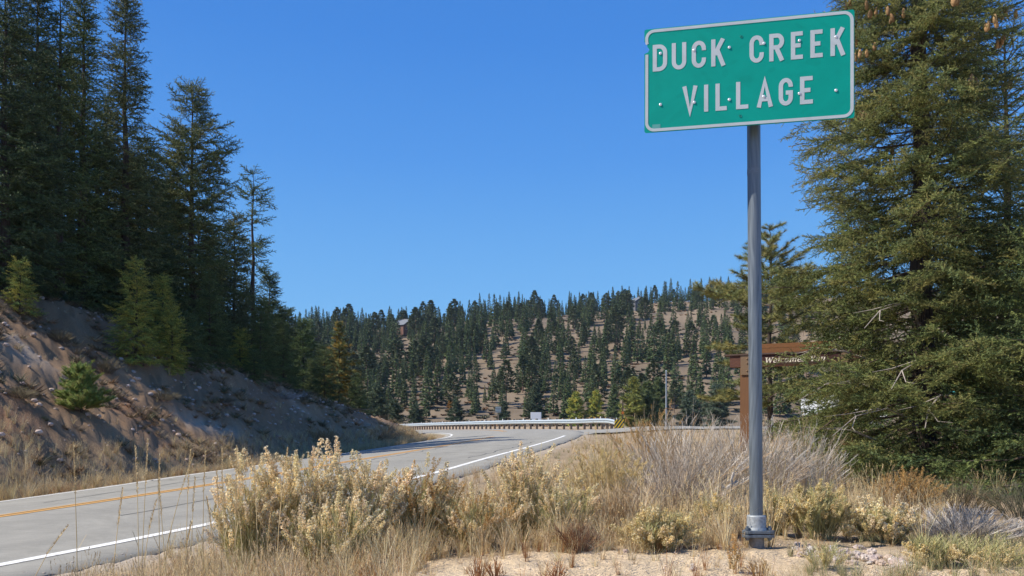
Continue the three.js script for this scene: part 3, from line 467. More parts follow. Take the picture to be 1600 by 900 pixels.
{
  const D = 4.65, X = PX(1182, D + 0.085), base = ground(X, D), t = thing('village_sign', 'green village name sign with white letters on a round galvanised steel post', 'road sign', null, [X, base, -D]);
  const PL = { x: 0.784, d: 4.717 }, PR = { x: 1.931, d: 4.494 }, WID = Math.hypot(PR.x - PL.x, PR.d - PL.d), HGT = 0.611, turn = Math.atan2(PL.d - PR.d, PR.x - PL.x);
  const metal = noiseTexture(256, (u, v) => { const k = 0.78 + 0.15 * tileNoise(u, v, 12) + 0.12 * tileNoise(u * 1, v * 0.2, 60, 5); return [k, k, k * 1.01]; }, false, 1, 1), galv = M([0.19, 0.225, 0.26], 0.55, 0.35, { map: metal, roughnessMap: metal });
  const board = new THREE.Group(); board.name = 'sign_board'; t.add(board);
  board.position.set((PL.x + PR.x) / 2 - X, EYE + 2.131 - base, -(PL.d + PR.d) / 2 + D); board.rotation.y = -turn;
  const uOf = (px) => { const k = (px - 800) / F; return ((k * PL.d - PL.x) / ((PR.x - PL.x) - k * (PR.d - PL.d)) - 0.5) * WID; }, zx = (x) => uOf(980 + x / 4.205), vOf = (v) => (0.5 - v) * HGT;
  const hw = WID / 2, hh = HGT / 2;
  // panel with the torn notch in its left edge
  const nick = [[-hw, vOf(0.235)], [-hw + 0.022, vOf(0.222)], [-hw + 0.03, vOf(0.195)], [-hw + 0.017, vOf(0.165)], [-hw + 0.018, vOf(0.145)], [-hw + 0.006, vOf(0.12)], [-hw, vOf(0.118)]];
  const cr = 0.012, outline = [...arc(-hw + cr, -hh + cr, cr, cr, 270, 180, 4), ...nick, ...arc(-hw + cr, hh - cr, cr, cr, 180, 90, 4), ...arc(hw - cr, hh - cr, cr, cr, 90, 0, 4), ...arc(hw - cr, -hh + cr, cr, cr, 0, -90, 4)];
  const sheetMap = noiseTexture(512, (u, v) => { const k = 0.92 + 0.03 * tileNoise(u, v, 4) + 0.02 * tileNoise(u, v, 14, 3) + (rgr() - 0.5) * 0.03 - 0.05 * sm(0.35, 0.7, tileNoise(u * 1, v, 9, 6)); return [k, k, k]; }, false, 1);
  part('panel', new THREE.ExtrudeGeometry(new THREE.Shape(outline.map((p) => new THREE.Vector2(...p))), { depth: 0.003, bevelEnabled: false, curveSegments: 4 }), new THREE.MeshPhysicalMaterial({ color: new THREE.Color().setRGB(0, 0.345, 0.275), roughness: 0.55, specularIntensity: 0.35, map: sheetMap }), board);
  const silver = M([0.54, 0.6, 0.63], 0.6, 0, { map: sheetMap });
  const thin = (shape, z, name, mat, parent = board) => { const g = new THREE.ExtrudeGeometry(shape, { depth: 0.0012, bevelEnabled: false, curveSegments: 6 }); g.translate(0, 0, z); return part(name, g, mat, parent); };
  const bi = 0.013, R0 = 0.045, B = [[-hw + bi + 0.001, vOf(0.245)], ...arc(-hw + bi + R0, -hh + bi + R0, R0, R0, 180, 270, 8), ...arc(hw - bi - R0, -hh + bi + R0, R0, R0, 270, 360, 8), ...arc(hw - bi - R0, hh - bi - R0, R0, R0, 0, 90, 8), ...arc(-hw + bi + R0, hh - bi - R0, R0, R0, 90, 180, 8), [-hw + bi + 0.001, vOf(0.132)], [-hw + bi + 0.0045, vOf(0.145)]];
  thin(strokeShape(B, 0.017, false), 0.0035, 'border', silver);
  const hL = 0.257 * HGT, sw = 0.0235, s = sw / hL / 2;
  function letter(ch, x0, x1, vTop) {                                       // strokes in a unit box: x in widths, y in heights
    const xa = zx(x0) + sw / 2, w = zx(x1) - zx(x0) - sw, yb = vOf(vTop) - hL, Y = (v) => yb + (s + v * (1 - 2 * s)) * hL, P = (list) => list.map(([x, y]) => [xa + x * w, Y(y)]), E = (v) => yb + v * hL;
    const ryU = 0.2, full = (list) => list.map(([x, y]) => [xa + x * w, E(y)]);
    const S = {
      D: [['c', P([[0, 0], [0, 1], ...arc(0.42, 0.72, 0.58, 0.28, 90, 0, 8), ...arc(0.42, 0.28, 0.58, 0.28, 0, -90, 8)])]],
      U: [['o', [[xa, E(1)], ...P(arc(0.5, 0.26, 0.5, 0.26, 180, 360, 14)), [xa + w, E(1)]]]],
      C: [['o', P([[1, 0.66], ...arc(0.5, 0.73, 0.5, 0.27, 0, 180, 14), ...arc(0.5, 0.27, 0.5, 0.27, 180, 360, 14), [1, 0.34]])]],
      G: [['o', P([[1, 0.7], ...arc(0.5, 0.73, 0.5, 0.27, 0, 180, 14), ...arc(0.5, 0.27, 0.5, 0.27, 180, 360, 14), [1, 0.46], [0.5, 0.46]])]],
      K: [['o', full([[0, 0], [0, 1]])], ['o', full([[0.97, 1.0], [0.12, 0.42]])], ['o', full([[0.42, 0.58], [1.02, 0]])]],
      R: [['o', full([[0, 0], [0, 1]])], ['o', P([[0, 1], [0.5, 1], ...arc(0.55, 0.75, 0.45, 0.25, 90, -90, 12), [0, 0.5]])], ['o', full([[0.5, 0.46], [1.02, 0]])]],
      E: [['o', P([[1.08, 1], [0, 1], [0, 0], [1.1, 0]])], ['o', P([[0, 0.5], [0.85, 0.5]])]],
      V: [['o', full([[0, 1], [0.5, 0.03], [1, 1]])]], I: [['o', full([[0.5, 0], [0.5, 1]])]], L: [['o', P([[0, 1.09], [0, 0], [1.1, 0]])]],
      A: [['o', full([[0, 0], [0.5, 0.96], [1, 0]])], ['o', P([[0.2, 0.25], [0.8, 0.25]])]],
    }[ch];
    const gs = S.map(([k, pts], i) => { const g = new THREE.ExtrudeGeometry(strokeShape(pts, sw, k === 'c'), { depth: 0.0012 + 0.0002 * i, bevelEnabled: false }); g.translate(0, 0, 0.0032); return g; });
    part('letter', mergeGeometries(gs), silver, board);
  }
  for (const [c, a, b] of [['D', 168, 262], ['U', 293, 388], ['C', 424, 517], ['K', 552, 645], ['C', 803, 897], ['R', 933, 1030], ['E', 1075, 1162], ['E', 1203, 1292], ['K', 1335, 1432]]) letter(c, a, b, 0.157);
  for (const [c, a, b] of [['V', 362, 462], ['I', 505, 532], ['L', 580, 662], ['L', 715, 803], ['A', 850, 957], ['G', 995, 1088], ['E', 1135, 1227]]) letter(c, a, b, 0.582);
  thin(new THREE.Shape([[zx(165), vOf(0.925)], [zx(218), vOf(0.925)], [zx(218), vOf(0.98)], [zx(165), vOf(0.98)]].map((p) => new THREE.Vector2(...p))), 0.0031, 'sticker', M([0.1, 0.36, 0.33], 0.5));
  const boltGeo = mergeGeometries([new THREE.SphereGeometry(0.007, 12, 6, 0, 6.2832, 0, 1.5708).scale(1, 0.45, 1).rotateX(Math.PI / 2), new THREE.CylinderGeometry(0.0088, 0.0088, 0.0012, 14).rotateX(Math.PI / 2)]), boltMat = M([0.8, 0.8, 0.78], 0.3, 0.4);
  const bx = [218, 440, 670, 897, 1130, 1370], by = [[360, 337, 318, 290, 270, 243], [695, 678, 658, 635, 613, 590]];
  for (const row of by) row.forEach((y, i) => { const u = (bx[i] - 115) / 1375, top = 205 - 140 * u, bot = 882 - 117 * u; const m = part('bolt', boltGeo, boltMat, board); m.position.set(zx(bx[i]), vOf((y - top) / (bot - top)), 0.0055); });
  for (const [x, v] of [[750, 0.155], [743, 0.905]]) { const m = part('screw', new THREE.TorusGeometry(0.006, 0.002, 8, 16), M([0.0, 0.2, 0.16], 0.4), board); m.position.set(zx(x), vOf(v), 0.0035); }
  for (const v of [0.24, 0.74]) { const g = new THREE.BoxGeometry(WID * 0.96, 0.045, 0.02); g.translate(0, vOf(v), -0.0125); part('back_rail', g, galv, board); }
  for (const v of [0.155, 0.905]) { const g = new THREE.TorusGeometry(0.044, 0.004, 6, 20).rotateX(Math.PI / 2); g.translate(zx(827), vOf(v), -0.083); part('clamp', g, galv, board); }
  // post, collar and slip base
  const zb = -0.08, topX = PX(1176.7, D + 0.085) - X;
  const postTop = EYE + 2.40 - base, pb = new THREE.CylinderGeometry(0.0385, 0.0385, postTop - 0.17, 28, 1); pb.translate(0, (postTop + 0.17) / 2, 0);
  const post = part('post', pb, galv, t); post.position.set(0, 0, -0.085); post.rotation.z = Math.atan2(-topX, postTop);
  const seam = new THREE.CylinderGeometry(0.0392, 0.0392, 0.03, 28); const sp = part('band', seam, M([0.22, 0.26, 0.3], 0.55, 0.35, { map: metal }), t); sp.position.set(topX * 0.77, EYE + PY(261, D) - base, -0.085); sp.rotation.z = post.rotation.z;
  part('collar', new THREE.LatheGeometry([[0.038, 0.2], [0.054, 0.198], [0.056, 0.19], [0.056, 0.13], [0.064, 0.122], [0.064, 0.11]].map((p) => new THREE.Vector2(...p)), 28).translate(0.0, 0, -0.085), M([0.42, 0.45, 0.47], 0.55, 0.35, { map: metal }), t);
  const tri = (rad, y, h) => { const sh = new THREE.Shape(), pts = []; for (let k = 0; k < 3; k++) { const a = (90 + k * 120) * Math.PI / 180; pts.push(...arc(rad * Math.cos(a), rad * Math.sin(a), 0.034, 0.034, 90 + k * 120 - 60, 90 + k * 120 + 60, 6)); } sh.setFromPoints(pts.map((p) => new THREE.Vector2(...p))); const g = new THREE.ExtrudeGeometry(sh, { depth: h, bevelEnabled: true, bevelSize: 0.002, bevelThickness: 0.002, bevelSegments: 2 }); g.rotateX(-Math.PI / 2); g.translate(0, y, -0.085); return g; };
  part('upper_flange', tri(0.068, 0.096, 0.014), galv, t); part('lower_flange', tri(0.068, 0.073, 0.014), galv, t);
  for (let k = 0; k < 3; k++) { const a = (90 + k * 120) * Math.PI / 180, x = 0.076 * Math.cos(a), z = -0.085 - 0.076 * Math.sin(a); const g = mergeGeometries([new THREE.CylinderGeometry(0.008, 0.008, 0.085, 10).translate(x, 0.095, z), new THREE.CylinderGeometry(0.0145, 0.0145, 0.012, 6).translate(x, 0.122, z), new THREE.CylinderGeometry(0.0145, 0.0145, 0.012, 6).translate(x, 0.064, z)]); part('base_bolt', g, galv, t); }
  part('stub_pipe', new THREE.LatheGeometry([[0.046, 0.072], [0.045, 0.03], [0.044, -0.15]].map((p) => new THREE.Vector2(...p)), 24).translate(0, 0, -0.085), M([0.3, 0.29, 0.28], 0.6, 0.4, { map: metal }), t);
}

// ---------------------------------------------------------------- wooden welcome sign behind the spruce
const woodMap = noiseTexture(256, (u, v) => { const k = 0.78 + 0.16 * tileNoise(u, v * 0.15, 46) + 0.1 * tileNoise(u, v, 6, 4); return [k, k * 0.97, k * 0.93]; }, false, 3, 0.6);
{
  const D = 19, xm = PX(1243, D), X0 = xm - 1.13, X1 = xm + 1.13, base = ground(xm, D), t = thing('welcome_sign', 'brown timber welcome sign with white script letters, partly hidden by spruce branches', 'sign', null, [xm, base, -D], -0.4);
  const wood = M([0.24, 0.115, 0.05], 0.8, 0, { map: woodMap }), red = M([0.15, 0.06, 0.038], 0.8, 0, { map: woodMap }), orange = M([0.26, 0.11, 0.035], 0.8, 0, { map: woodMap }), steel = M([0.22, 0.14, 0.08], 0.7, 0.2), H = (y) => EYE + PY(y, D) - base;
  for (const sx of [-1, 1]) { const x = sx * (X1 - X0) / 2; part('post', new THREE.BoxGeometry(0.27, H(556) + 0.3, 0.27).translate(x, (H(556) - 0.3) / 2, 0), wood, t); const pl = part('steel_plate', new THREE.BoxGeometry(0.24, H(553) - H(584), 0.012).translate(x, (H(553) + H(584)) / 2, 0.157), steel, t); for (const [yy, dx] of [[559, 0.03], [566, 0.03], [578, 0.03]]) part('plate_bolt', new THREE.SphereGeometry(0.018, 10, 6).translate(x + dx, H(yy), 0.163), steel, pl); }
  part('beam', new THREE.BoxGeometry(X1 - X0 + 0.75, H(553) - H(571), 0.3).translate(0, (H(553) + H(571)) / 2, 0), red, t);
  part('cap_board', new THREE.BoxGeometry(X1 - X0 + 1.0, 0.035, 0.36).translate(0, H(553) + 0.019, 0), M([0.1, 0.06, 0.045], 0.8), t);
  for (let i = 0; i < 2; i++) part('board', new THREE.BoxGeometry((X1 - X0) * 0.8, 0.105, 0.05).translate(0, H(552) + 0.09 + i * 0.112, 0), orange, t);
  const cv = document.createElement('canvas'); cv.width = 1024; cv.height = 128; const c = cv.getContext('2d'); c.fillStyle = '#3b1c16'; c.fillRect(0, 0, 1024, 128); c.fillStyle = '#e6ddc8'; c.font = 'italic bold 96px serif'; c.textBaseline = 'middle'; c.fillText('Welcomes  You', 20, 66);
  const tex = new THREE.CanvasTexture(cv); tex.colorSpace = THREE.SRGBColorSpace; tex.magFilter = THREE.LinearFilter;
  const w = 1.9; part('lettering', new THREE.PlaneGeometry(w, w / 8).translate(-0.74 + w / 2, H(562), 0.154), M([1, 1, 1], 0.8, 0, { map: tex }), t);
}

// ---------------------------------------------------------------- guardrail
{
  const pts = [[6.45, 47.6], [6.3, 50], [5.7, 53], [4.4, 56.4], [2.9, 59.2], [0.4, 64], [-8.0, 83], [-18.2, 109], [-24, 125]].map(([x, d]) => V(x, 0, d)), c = new THREE.CatmullRomCurve3(pts, false, 'centripetal'), L = c.getLength();
  const t = thing('guardrail', 'galvanised steel guardrail on posts along the outside of the bend', 'guardrail', null, at(6.45, 47.6)), o = t.position.clone(), galv = M([0.5, 0.56, 0.6], 0.5, 0.35), wood = M([0.34, 0.27, 0.2], 0.9, 0, { map: woodMap });
  const prof = [[0.155, 0], [0.13, 0.02], [0.1, 0.075], [0.055, 0.08], [0.03, 0.02], [-0.03, 0.02], [-0.055, 0.08], [-0.1, 0.075], [-0.13, 0.02], [-0.155, 0]];
  const railAt = (s) => { const u = clamp(s / L, 0, 1), p = c.getPointAt(u), tn = c.getTangentAt(u), y = ground(p.x, p.z) + 0.56 - 0.2 * (1 - sm(0, 4.5, s)); return { p: V(p.x, y, -p.z).sub(o), n: V(-tn.z, 0, -tn.x) }; };
  const seg = 3.81;
  for (let s0 = 0; s0 < L - 1; s0 += seg) {
    const b = new Build(), k = 5; let prev = null;
    for (let i = 0; i <= k; i++) { const q = railAt(s0 + (seg + 0.12) * i / k), row = prof.map(([h, out]) => q.p.clone().addScaledVector(q.n, out + 0.1 + (i === k ? -0.004 : 0)).add(V(0, h, 0))); if (prev) for (let j = 0; j < row.length - 1; j++) b.quad(prev[j], prev[j + 1], row[j + 1], row[j], [1, 1, 1]); prev = row; }
    part('rail_panel', b.done(), galv, t);
  }
  const postGeo = new THREE.BoxGeometry(0.15, 1.1, 0.18).translate(0, 0.1, -0.0), blockGeo = new THREE.BoxGeometry(0.13, 0.34, 0.14);
  for (let s = 1; s < L; s += 0.97) { const q = railAt(s), a = Math.atan2(q.n.x, q.n.z), p = part('post', postGeo, wood, t); p.position.copy(q.p).addScaledVector(q.n, -0.08).add(V(0, -0.4, 0)); p.rotation.y = a; if (Math.round((s - 1) / 0.97) % 4 === 0) { const r = part('reflector', new THREE.BoxGeometry(0.08, 0.12, 0.03), M([0.85, 0.85, 0.82], 0.5), t); r.position.copy(q.p).addScaledVector(q.n, 0.03).add(V(0, 0.23, 0)); r.rotation.y = a; } }
  // striped end marker facing the traffic
  const m = new THREE.Group(); m.name = 'end_marker'; m.position.copy(V(PX(967.5, 47.2), ground(6.3, 47.2) + 0.1, -47.2).sub(o)); t.add(m);
  part('marker_panel', new THREE.BoxGeometry(0.56, 0.5, 0.02).translate(0, 0.27, 0), M([0.95, 0.6, 0.03], 0.5), m);
  for (let k = -3; k <= 3; k++) { const x0 = k * 0.2, poly = [[x0 - 0.05, 0], [x0 + 0.05, 0], [x0 + 0.42, 0.5], [x0 + 0.32, 0.5]], cut = []; for (let i = 0; i < 4; i++) cut.push(poly[i]); const lo = -0.28, hi = 0.28; const clip = (P, f, g) => { const out = []; P.forEach((a, i) => { const b = P[(i + 1) % P.length]; if (f(a)) out.push(a); if (f(a) !== f(b)) { const tt = g(a, b); out.push([lerp(a[0], b[0], tt), lerp(a[1], b[1], tt)]); } }); return out; }; let q = clip(cut, (a) => a[0] >= lo, (a, b) => (lo - a[0]) / (b[0] - a[0])); q = q.length ? clip(q, (a) => a[0] <= hi, (a, b) => (hi - a[0]) / (b[0] - a[0])) : q; if (q.length < 3) continue; part('stripe', new THREE.ExtrudeGeometry(new THREE.Shape(q.map((p) => new THREE.Vector2(...p))), { depth: 0.003, bevelEnabled: false }).translate(0, 0.02, 0.0105), M([0.03, 0.03, 0.03], 0.6), m); }
}
{   // second hazard board seen under the rail
  const D = 58, X = PX(934, D), t = thing('hazard_board', 'low orange and black hazard board behind the guardrail posts', 'hazard board', null, at(X, D));
  part('panel', new THREE.BoxGeometry(1.3, 0.42, 0.03).translate(0, 0.55, 0), M([0.6, 0.33, 0.04], 0.6), t); for (const x of [-0.42, 0, 0.42]) part('stripe', new THREE.BoxGeometry(0.14, 0.41, 0.004).translate(x, 0.55, 0.0175), M([0.04, 0.035, 0.03], 0.6), t); for (const x of [-0.5, 0.5]) part('leg', new THREE.BoxGeometry(0.05, 0.5, 0.03).translate(x, 0.12, -0.03), M([0.2, 0.2, 0.2]), t);
}
{   // orange and dark delineator post right behind the end of the rail
  const D = 52, X = PX(973, D), t = thing('delineator_post', 'thin dark post with orange reflector behind the guardrail end', 'post', null, at(X, D));
  part('post', new THREE.BoxGeometry(0.07, 1.9, 0.05).translate(0, 0.85, 0), M([0.1, 0.07, 0.05]), t); part('reflector', new THREE.CylinderGeometry(0.09, 0.09, 0.02, 16).rotateX(Math.PI / 2).translate(0, 1.0, 0.04), M([0.7, 0.2, 0.03], 0.4), t);
}
{   // slim pole
  const D = 90, X = PX(1041, D), t = thing('utility_pole', 'slim grey pole in front of the far hill, right of the guardrail', 'pole', null, at(X, D));
  const H = PY(580, D) - land(X, D); part('shaft', new THREE.CylinderGeometry(0.08, 0.12, H + 0.5, 12).translate(0, H / 2 - 0.25, 0), M([0.26, 0.3, 0.33], 0.6, 0.3), t); part('cap', new THREE.SphereGeometry(0.1, 10, 6).translate(0, H, 0), M([0.4, 0.45, 0.5], 0.5, 0.3), t);
}
{   // back of a road sign beyond the guardrail
  const D = 104, X = PX(778.5, D), t = thing('road_sign', 'small grey road sign standing beyond the guardrail', 'road sign', null, at(X, D)), h = PY(640, D) - land(X, D);
  const grey = M([0.32, 0.38, 0.38], 0.5, 0.3); part('panel', new THREE.BoxGeometry(0.75, 0.75, 0.02).translate(0, h, 0), grey, t); for (const y of [-0.2, 0.2]) part('brace', new THREE.BoxGeometry(0.8, 0.05, 0.03).translate(0, h + y, 0.027), M([0.18, 0.22, 0.22], 0.5, 0.3), t); part('post', new THREE.BoxGeometry(0.09, h + 0.5, 0.06).translate(0, h / 2 - 0.25, -0.045), M([0.25, 0.2, 0.15]), t);
}
function vehicle(name, label, cat, X, D, turn, len, hgt, wid, lift = 0) {     // a white box-bodied vehicle with cab, windows and wheels
  const t = thing(name, label, cat, null, at(X, D, lift), turn), white = M([0.78, 0.79, 0.8], 0.4), dark = M([0.03, 0.035, 0.04], 0.15), cabL = 1.9;
  const side = (pts, w) => { const g = new THREE.ExtrudeGeometry(new THREE.Shape(pts.map((p) => new THREE.Vector2(...p))), { depth: w, bevelEnabled: true, bevelSize: 0.03, bevelThickness: 0.03, bevelSegments: 2 }); g.translate(0, 0, -w / 2); return g; };
  part('cargo_box', side([[-len / 2, 0.75], [len / 2 - cabL, 0.75], [len / 2 - cabL, hgt], [-len / 2, hgt]], wid - 0.06), white, t);
  part('cab', side([[len / 2 - cabL + 0.09, 0.45], [len / 2, 0.45], [len / 2, 1.05], [len / 2 - 0.6, 1.2], [len / 2 - 0.95, hgt * 0.78], [len / 2 - cabL + 0.09, hgt * 0.78]], wid - 0.26), white, t);
  for (const sx of [-1, 1]) { part('window', new THREE.BoxGeometry(0.6, 0.42, 0.02).translate(len / 2 - 1.35, hgt * 0.6, sx * (wid / 2 - 0.088)), dark, t); for (const x of [-len / 2 + 0.9, len / 2 - 0.75]) { const w = part('wheel', new THREE.CylinderGeometry(0.38, 0.38, 0.24, 20).rotateX(Math.PI / 2).translate(x, 0.38, sx * (wid / 2 - 0.2)), M([0.03, 0.03, 0.03], 0.9), t); part('rim', new THREE.CylinderGeometry(0.2, 0.2, 0.26, 14).rotateX(Math.PI / 2).translate(x, 0.38, sx * (wid / 2 - 0.2)), M([0.5, 0.5, 0.5], 0.4, 0.6), w); } }
  part('chassis', new THREE.BoxGeometry(len - 0.3, 0.24, wid - 0.5).translate(0, 0.6, 0), M([0.05, 0.05, 0.05]), t); part('windscreen', new THREE.BoxGeometry(0.03, 0.55, wid - 0.5).rotateZ(0.45).translate(len / 2 - 0.72, hgt * 0.58, 0), dark, t);
  return t;
}
vehicle('box_truck', 'white box truck showing over the middle of the guardrail', 'truck', PX(838, 140), 140, 1.5, 4.4, 2.3, 1.8, PY(645, 140) - land(PX(838, 140), 140) - 2.3);
vehicle('delivery_van', 'white van parked behind the welcome sign, glimpsed through spruce branches', 'van', PX(1322, 44), 44, -0.5, 4.4, 2.1, 1.9);
{   // teal-roofed shed behind the spruces
  const D = 38, X = PX(1502, D), t = thing('shed', 'small shed with teal metal roof glimpsed under the large spruce', 'shed', null, at(X, D), -0.25), H = PY(618, D) - land(X, D), teal = M([0.05, 0.38, 0.36], 0.5), wall = M([0.2, 0.15, 0.11], 0.9, 0, { map: woodMap });
  for (let i = 0; i < 8; i++) part('plank', new THREE.BoxGeometry(0.43, H + 0.4, 0.06).translate(-1.58 + i * 0.45, H / 2 - 0.2, 1.5), wall, t);
  part('wall', new THREE.BoxGeometry(3.6, H + 0.4, 2.9).translate(0, H / 2 - 0.2, 0), wall, t);
  for (let i = 0; i < 7; i++) part('roof_panel', new THREE.BoxGeometry(0.58, 0.04, 2.1).rotateX(0.38).translate(-1.8 + i * 0.6, H + 0.33, 0.95), teal, t);
  for (let i = 0; i < 7; i++) part('roof_panel', new THREE.BoxGeometry(0.58, 0.04, 2.1).rotateX(-0.38).translate(-1.8 + i * 0.6, H + 0.33, -0.98), teal, t);
  part('door', new THREE.BoxGeometry(1.3, 1.1, 0.05).translate(-0.5, PY(640, D) - land(X, D) + 0.1 - 0.4, 1.56), teal, t);
}
function cabin(label, x, D, wid, hgt, roofC, wallC, turn) {
  const X = PX(x, D), t = thing('cabin', label, 'house', null, at(X, D, 0.3), turn), wall = M(wallC, 0.9), roof = M(roofC, 0.8), dark = M([0.03, 0.035, 0.045], 0.2), dep = wid * 0.7;
  const sh = new THREE.Shape([[-wid / 2, -2], [wid / 2, -2], [wid / 2, hgt], [0, hgt + wid * 0.32], [-wid / 2, hgt]].map((p) => new THREE.Vector2(...p)));
  part('wall', new THREE.ExtrudeGeometry(sh, { depth: dep, bevelEnabled: false }).translate(0, 0, -dep / 2), wall, t);
  const a = Math.atan2(wid * 0.32, wid / 2), Lr = Math.hypot(wid / 2, wid * 0.32) + 0.7; for (const s of [-1, 1]) part('roof', new THREE.BoxGeometry(Lr, 0.25, dep + 1.4).rotateZ(-s * a).translate(s * (wid / 4 + 0.14), hgt + wid * 0.16 + 0.1, 0), roof, t);
  for (const [wx, wy] of [[-wid * 0.25, hgt * 0.55], [wid * 0.25, hgt * 0.55], [0, hgt + wid * 0.08]]) { const f = part('window', new THREE.BoxGeometry(1.5, 1.3, 0.12).translate(wx, wy, dep / 2 + 0.02), M([0.5, 0.46, 0.4]), t); part('pane', new THREE.BoxGeometry(1.25, 1.05, 0.06).translate(wx, wy, dep / 2 + 0.07), dark, f); }
  part('chimney', new THREE.BoxGeometry(0.9, 2.4, 0.9).translate(wid * 0.22, hgt + wid * 0.3, -dep * 0.2), M([0.3, 0.2, 0.16]), t);
}
cabin('cabin with grey roof and reddish wall high on the left of the far hill', 632, 400, 10, 3.2, [0.15, 0.16, 0.18], [0.2, 0.1, 0.07], 1.0);
cabin('grey cabin on the ridge among tall firs, upper right of the far hill', 997, 436, 8, 3.2, [0.13, 0.14, 0.16], [0.13, 0.13, 0.14], 0.5);

// ---------------------------------------------------------------- roadside plants
function grassTuft(seed, n, h, spread, cols, heads, wid = 0.0035) {
  const r = rngOf(seed), b = new Build();
  for (let i = 0; i < n; i++) {
    const a = r() * 6.28, L = h * (0.55 + 0.55 * r()), out = spread * (0.25 + r()), p0 = V(Math.cos(a) * 0.03 * r(), -0.02, Math.sin(a) * 0.03 * r()), d = V(Math.cos(a), 0, Math.sin(a)), side = V(-Math.sin(a + r()), 0, Math.cos(a + r())).normalize(), col = vary(r, cols[Math.floor(r() * cols.length)], 0.25);
    const pts = [0, 0.4, 0.75, 1].map((w) => p0.clone().addScaledVector(d, out * L * w * w).add(V(0, L * (w - 0.25 * out * w * w), 0)));
    b.blade(pts, wid * (0.7 + 0.6 * r()), side, col);
    if (heads && r() < heads) { const q = pts[3], c2 = vary(r, [0.55, 0.42, 0.25], 0.2); for (let k = 0; k < 10; k++) { const w = V(r() - 0.5, 0.3 * r(), r() - 0.5).normalize(), z = q.clone().add(V(0, -0.005 * k, 0)).addScaledVector(d, -0.001 * k); b.tri(z, z.clone().add(V(0.003, 0.004, 0.002)), z.clone().addScaledVector(w, 0.009).add(V(0, 0.008, 0)), c2); } }
  }
  return b.done();
}
const straw = [[0.7, 0.57, 0.33], [0.6, 0.47, 0.26], [0.77, 0.66, 0.43], [0.48, 0.36, 0.2], [0.4, 0.23, 0.11], [0.55, 0.49, 0.36]], rust = [[0.3, 0.13, 0.05], [0.36, 0.18, 0.07], [0.24, 0.11, 0.05]], sage = [[0.24, 0.25, 0.12], [0.33, 0.31, 0.15], [0.28, 0.26, 0.16]];
const tufts = { low: [1, 2, 3].map((s) => grassTuft(20 + s, 30, 0.22, 0.8, straw, 0.1)), mid: [1, 2, 3, 4].map((s) => grassTuft(30 + s, 34, 0.42, 0.5, straw, 0.5)), rust: [1, 2].map((s) => grassTuft(40 + s, 30, 0.3, 0.5, rust, 0.3)), green: [1, 2].map((s) => grassTuft(50 + s, 40, 0.24, 0.7, sage, 0.2)) };
function sow(name, label, kindList, n, seed, spot, scale = [0.7, 1.3]) {
  const r = rngOf(seed), lists = new Map(); let made = 0, guard = 0;
  while (made < n && guard++ < n * 60) { const s = spot(r); if (!s) continue; const g = kindList[Math.floor(r() * kindList.length)], k = lerp(scale[0], scale[1], r()) * (s[2] ?? 1); const v = 0.8 + 0.4 * r(); if (!lists.has(g)) lists.set(g, []); lists.get(g).push({ m: new THREE.Matrix4().compose(V(...at(s[0], s[1])), new THREE.Quaternion().setFromEuler(new THREE.Euler((r() - 0.5) * 0.3, r() * 6.28, (r() - 0.5) * 0.3)), V(k, k * (0.8 + 0.4 * r()), k)), c: [v, v * (0.95 + 0.08 * r()), v * (0.88 + 0.16 * r())] }); made++; }
  const t = thing(name, label, 'grass'); t.userData.kind = 'stuff'; for (const [g, l] of lists) copies('grass_tufts', g, dryMat, l, t); return t;
}
const rightOfRoad = (X, D, m = 0.15) => { const { l } = onRoad(X, D); return -l + EDGE_R > m; };
const inBare = (X, D) => D + 0.12 * n2(X * 0.8, D * 0.8) < 4.5 && X > -0.55 + 0.2 * n2(X, D);
sow('dry_grass', 'dry straw grass in the lower left foreground beside the road', [...tufts.mid, ...tufts.mid, tufts.low[0], tufts.rust[0], tufts.rust[1], tufts.green[0]], 430, 1, (r) => { const D = lerp(2.9, 4.9, r()), x = lerp(60, 660, r()), X = PX(x, D); return rightOfRoad(X, D, 0.2 + 0.5 * r()) && !inBare(X, D) ? [X, D, 0.5 + 0.16 * r()] : null; });
sow('dry_grass', 'straw grass on the verge between the foreground shrubs and the road', [...tufts.mid, ...tufts.low, tufts.rust[1]], 1500, 2, (r) => { const D = lerp(4.6, 16, r() ** 1.5), x = lerp(250, 1150, r()), X = PX(x, D); return rightOfRoad(X, D, 0.1 + 0.6 * r()) ? [X, D, D > 9 ? 0.8 : D > 6 ? 0.6 : 0.5] : null; });
sow('dry_grass', 'straggling straw grass between the shrubs around the sign post', [...tufts.mid, tufts.rust[0], tufts.low[0]], 190, 8, (r) => { const D = lerp(4.6, 6.6, r()), x = lerp(640, 1480, r()), X = PX(x, D); if (x > 1215 && x < 1440 && D < 5.2) return null; return [X, D, 0.85]; }, [0.6, 1.25]);
sow('dry_grass', 'pale grass over the flat beyond the shrubs on the right', [...tufts.mid, ...tufts.low, ...tufts.green], 1600, 3, (r) => { const D = lerp(8, 40, r()), x = lerp(860, 1600, r()), X = PX(x, D); if (D > 38.5 && X < 30) return null; return rightOfRoad(X, D, 0.3) ? [X, D, 0.72] : null; });
sow('dry_grass', 'olive and yellow grass in the lower right corner', [...tufts.green, tufts.low[1], tufts.green[0]], 330, 4, (r) => { const D = lerp(3.4, 5.6, r()), x = lerp(1230, 1680, r()), X = PX(x, D); return x < 1420 && D > 3.9 && r() < 0.85 ? null : [X, D, 0.42]; });
sow('dry_grass', 'sparse low dead grass on the bare sand around the sign post', [tufts.low[0], tufts.low[1], tufts.rust[0]], 70, 5, (r) => { const D = lerp(3.5, 4.6, r()), X = PX(lerp(620, 1320, r()), D); return [X, D, 0.5]; });
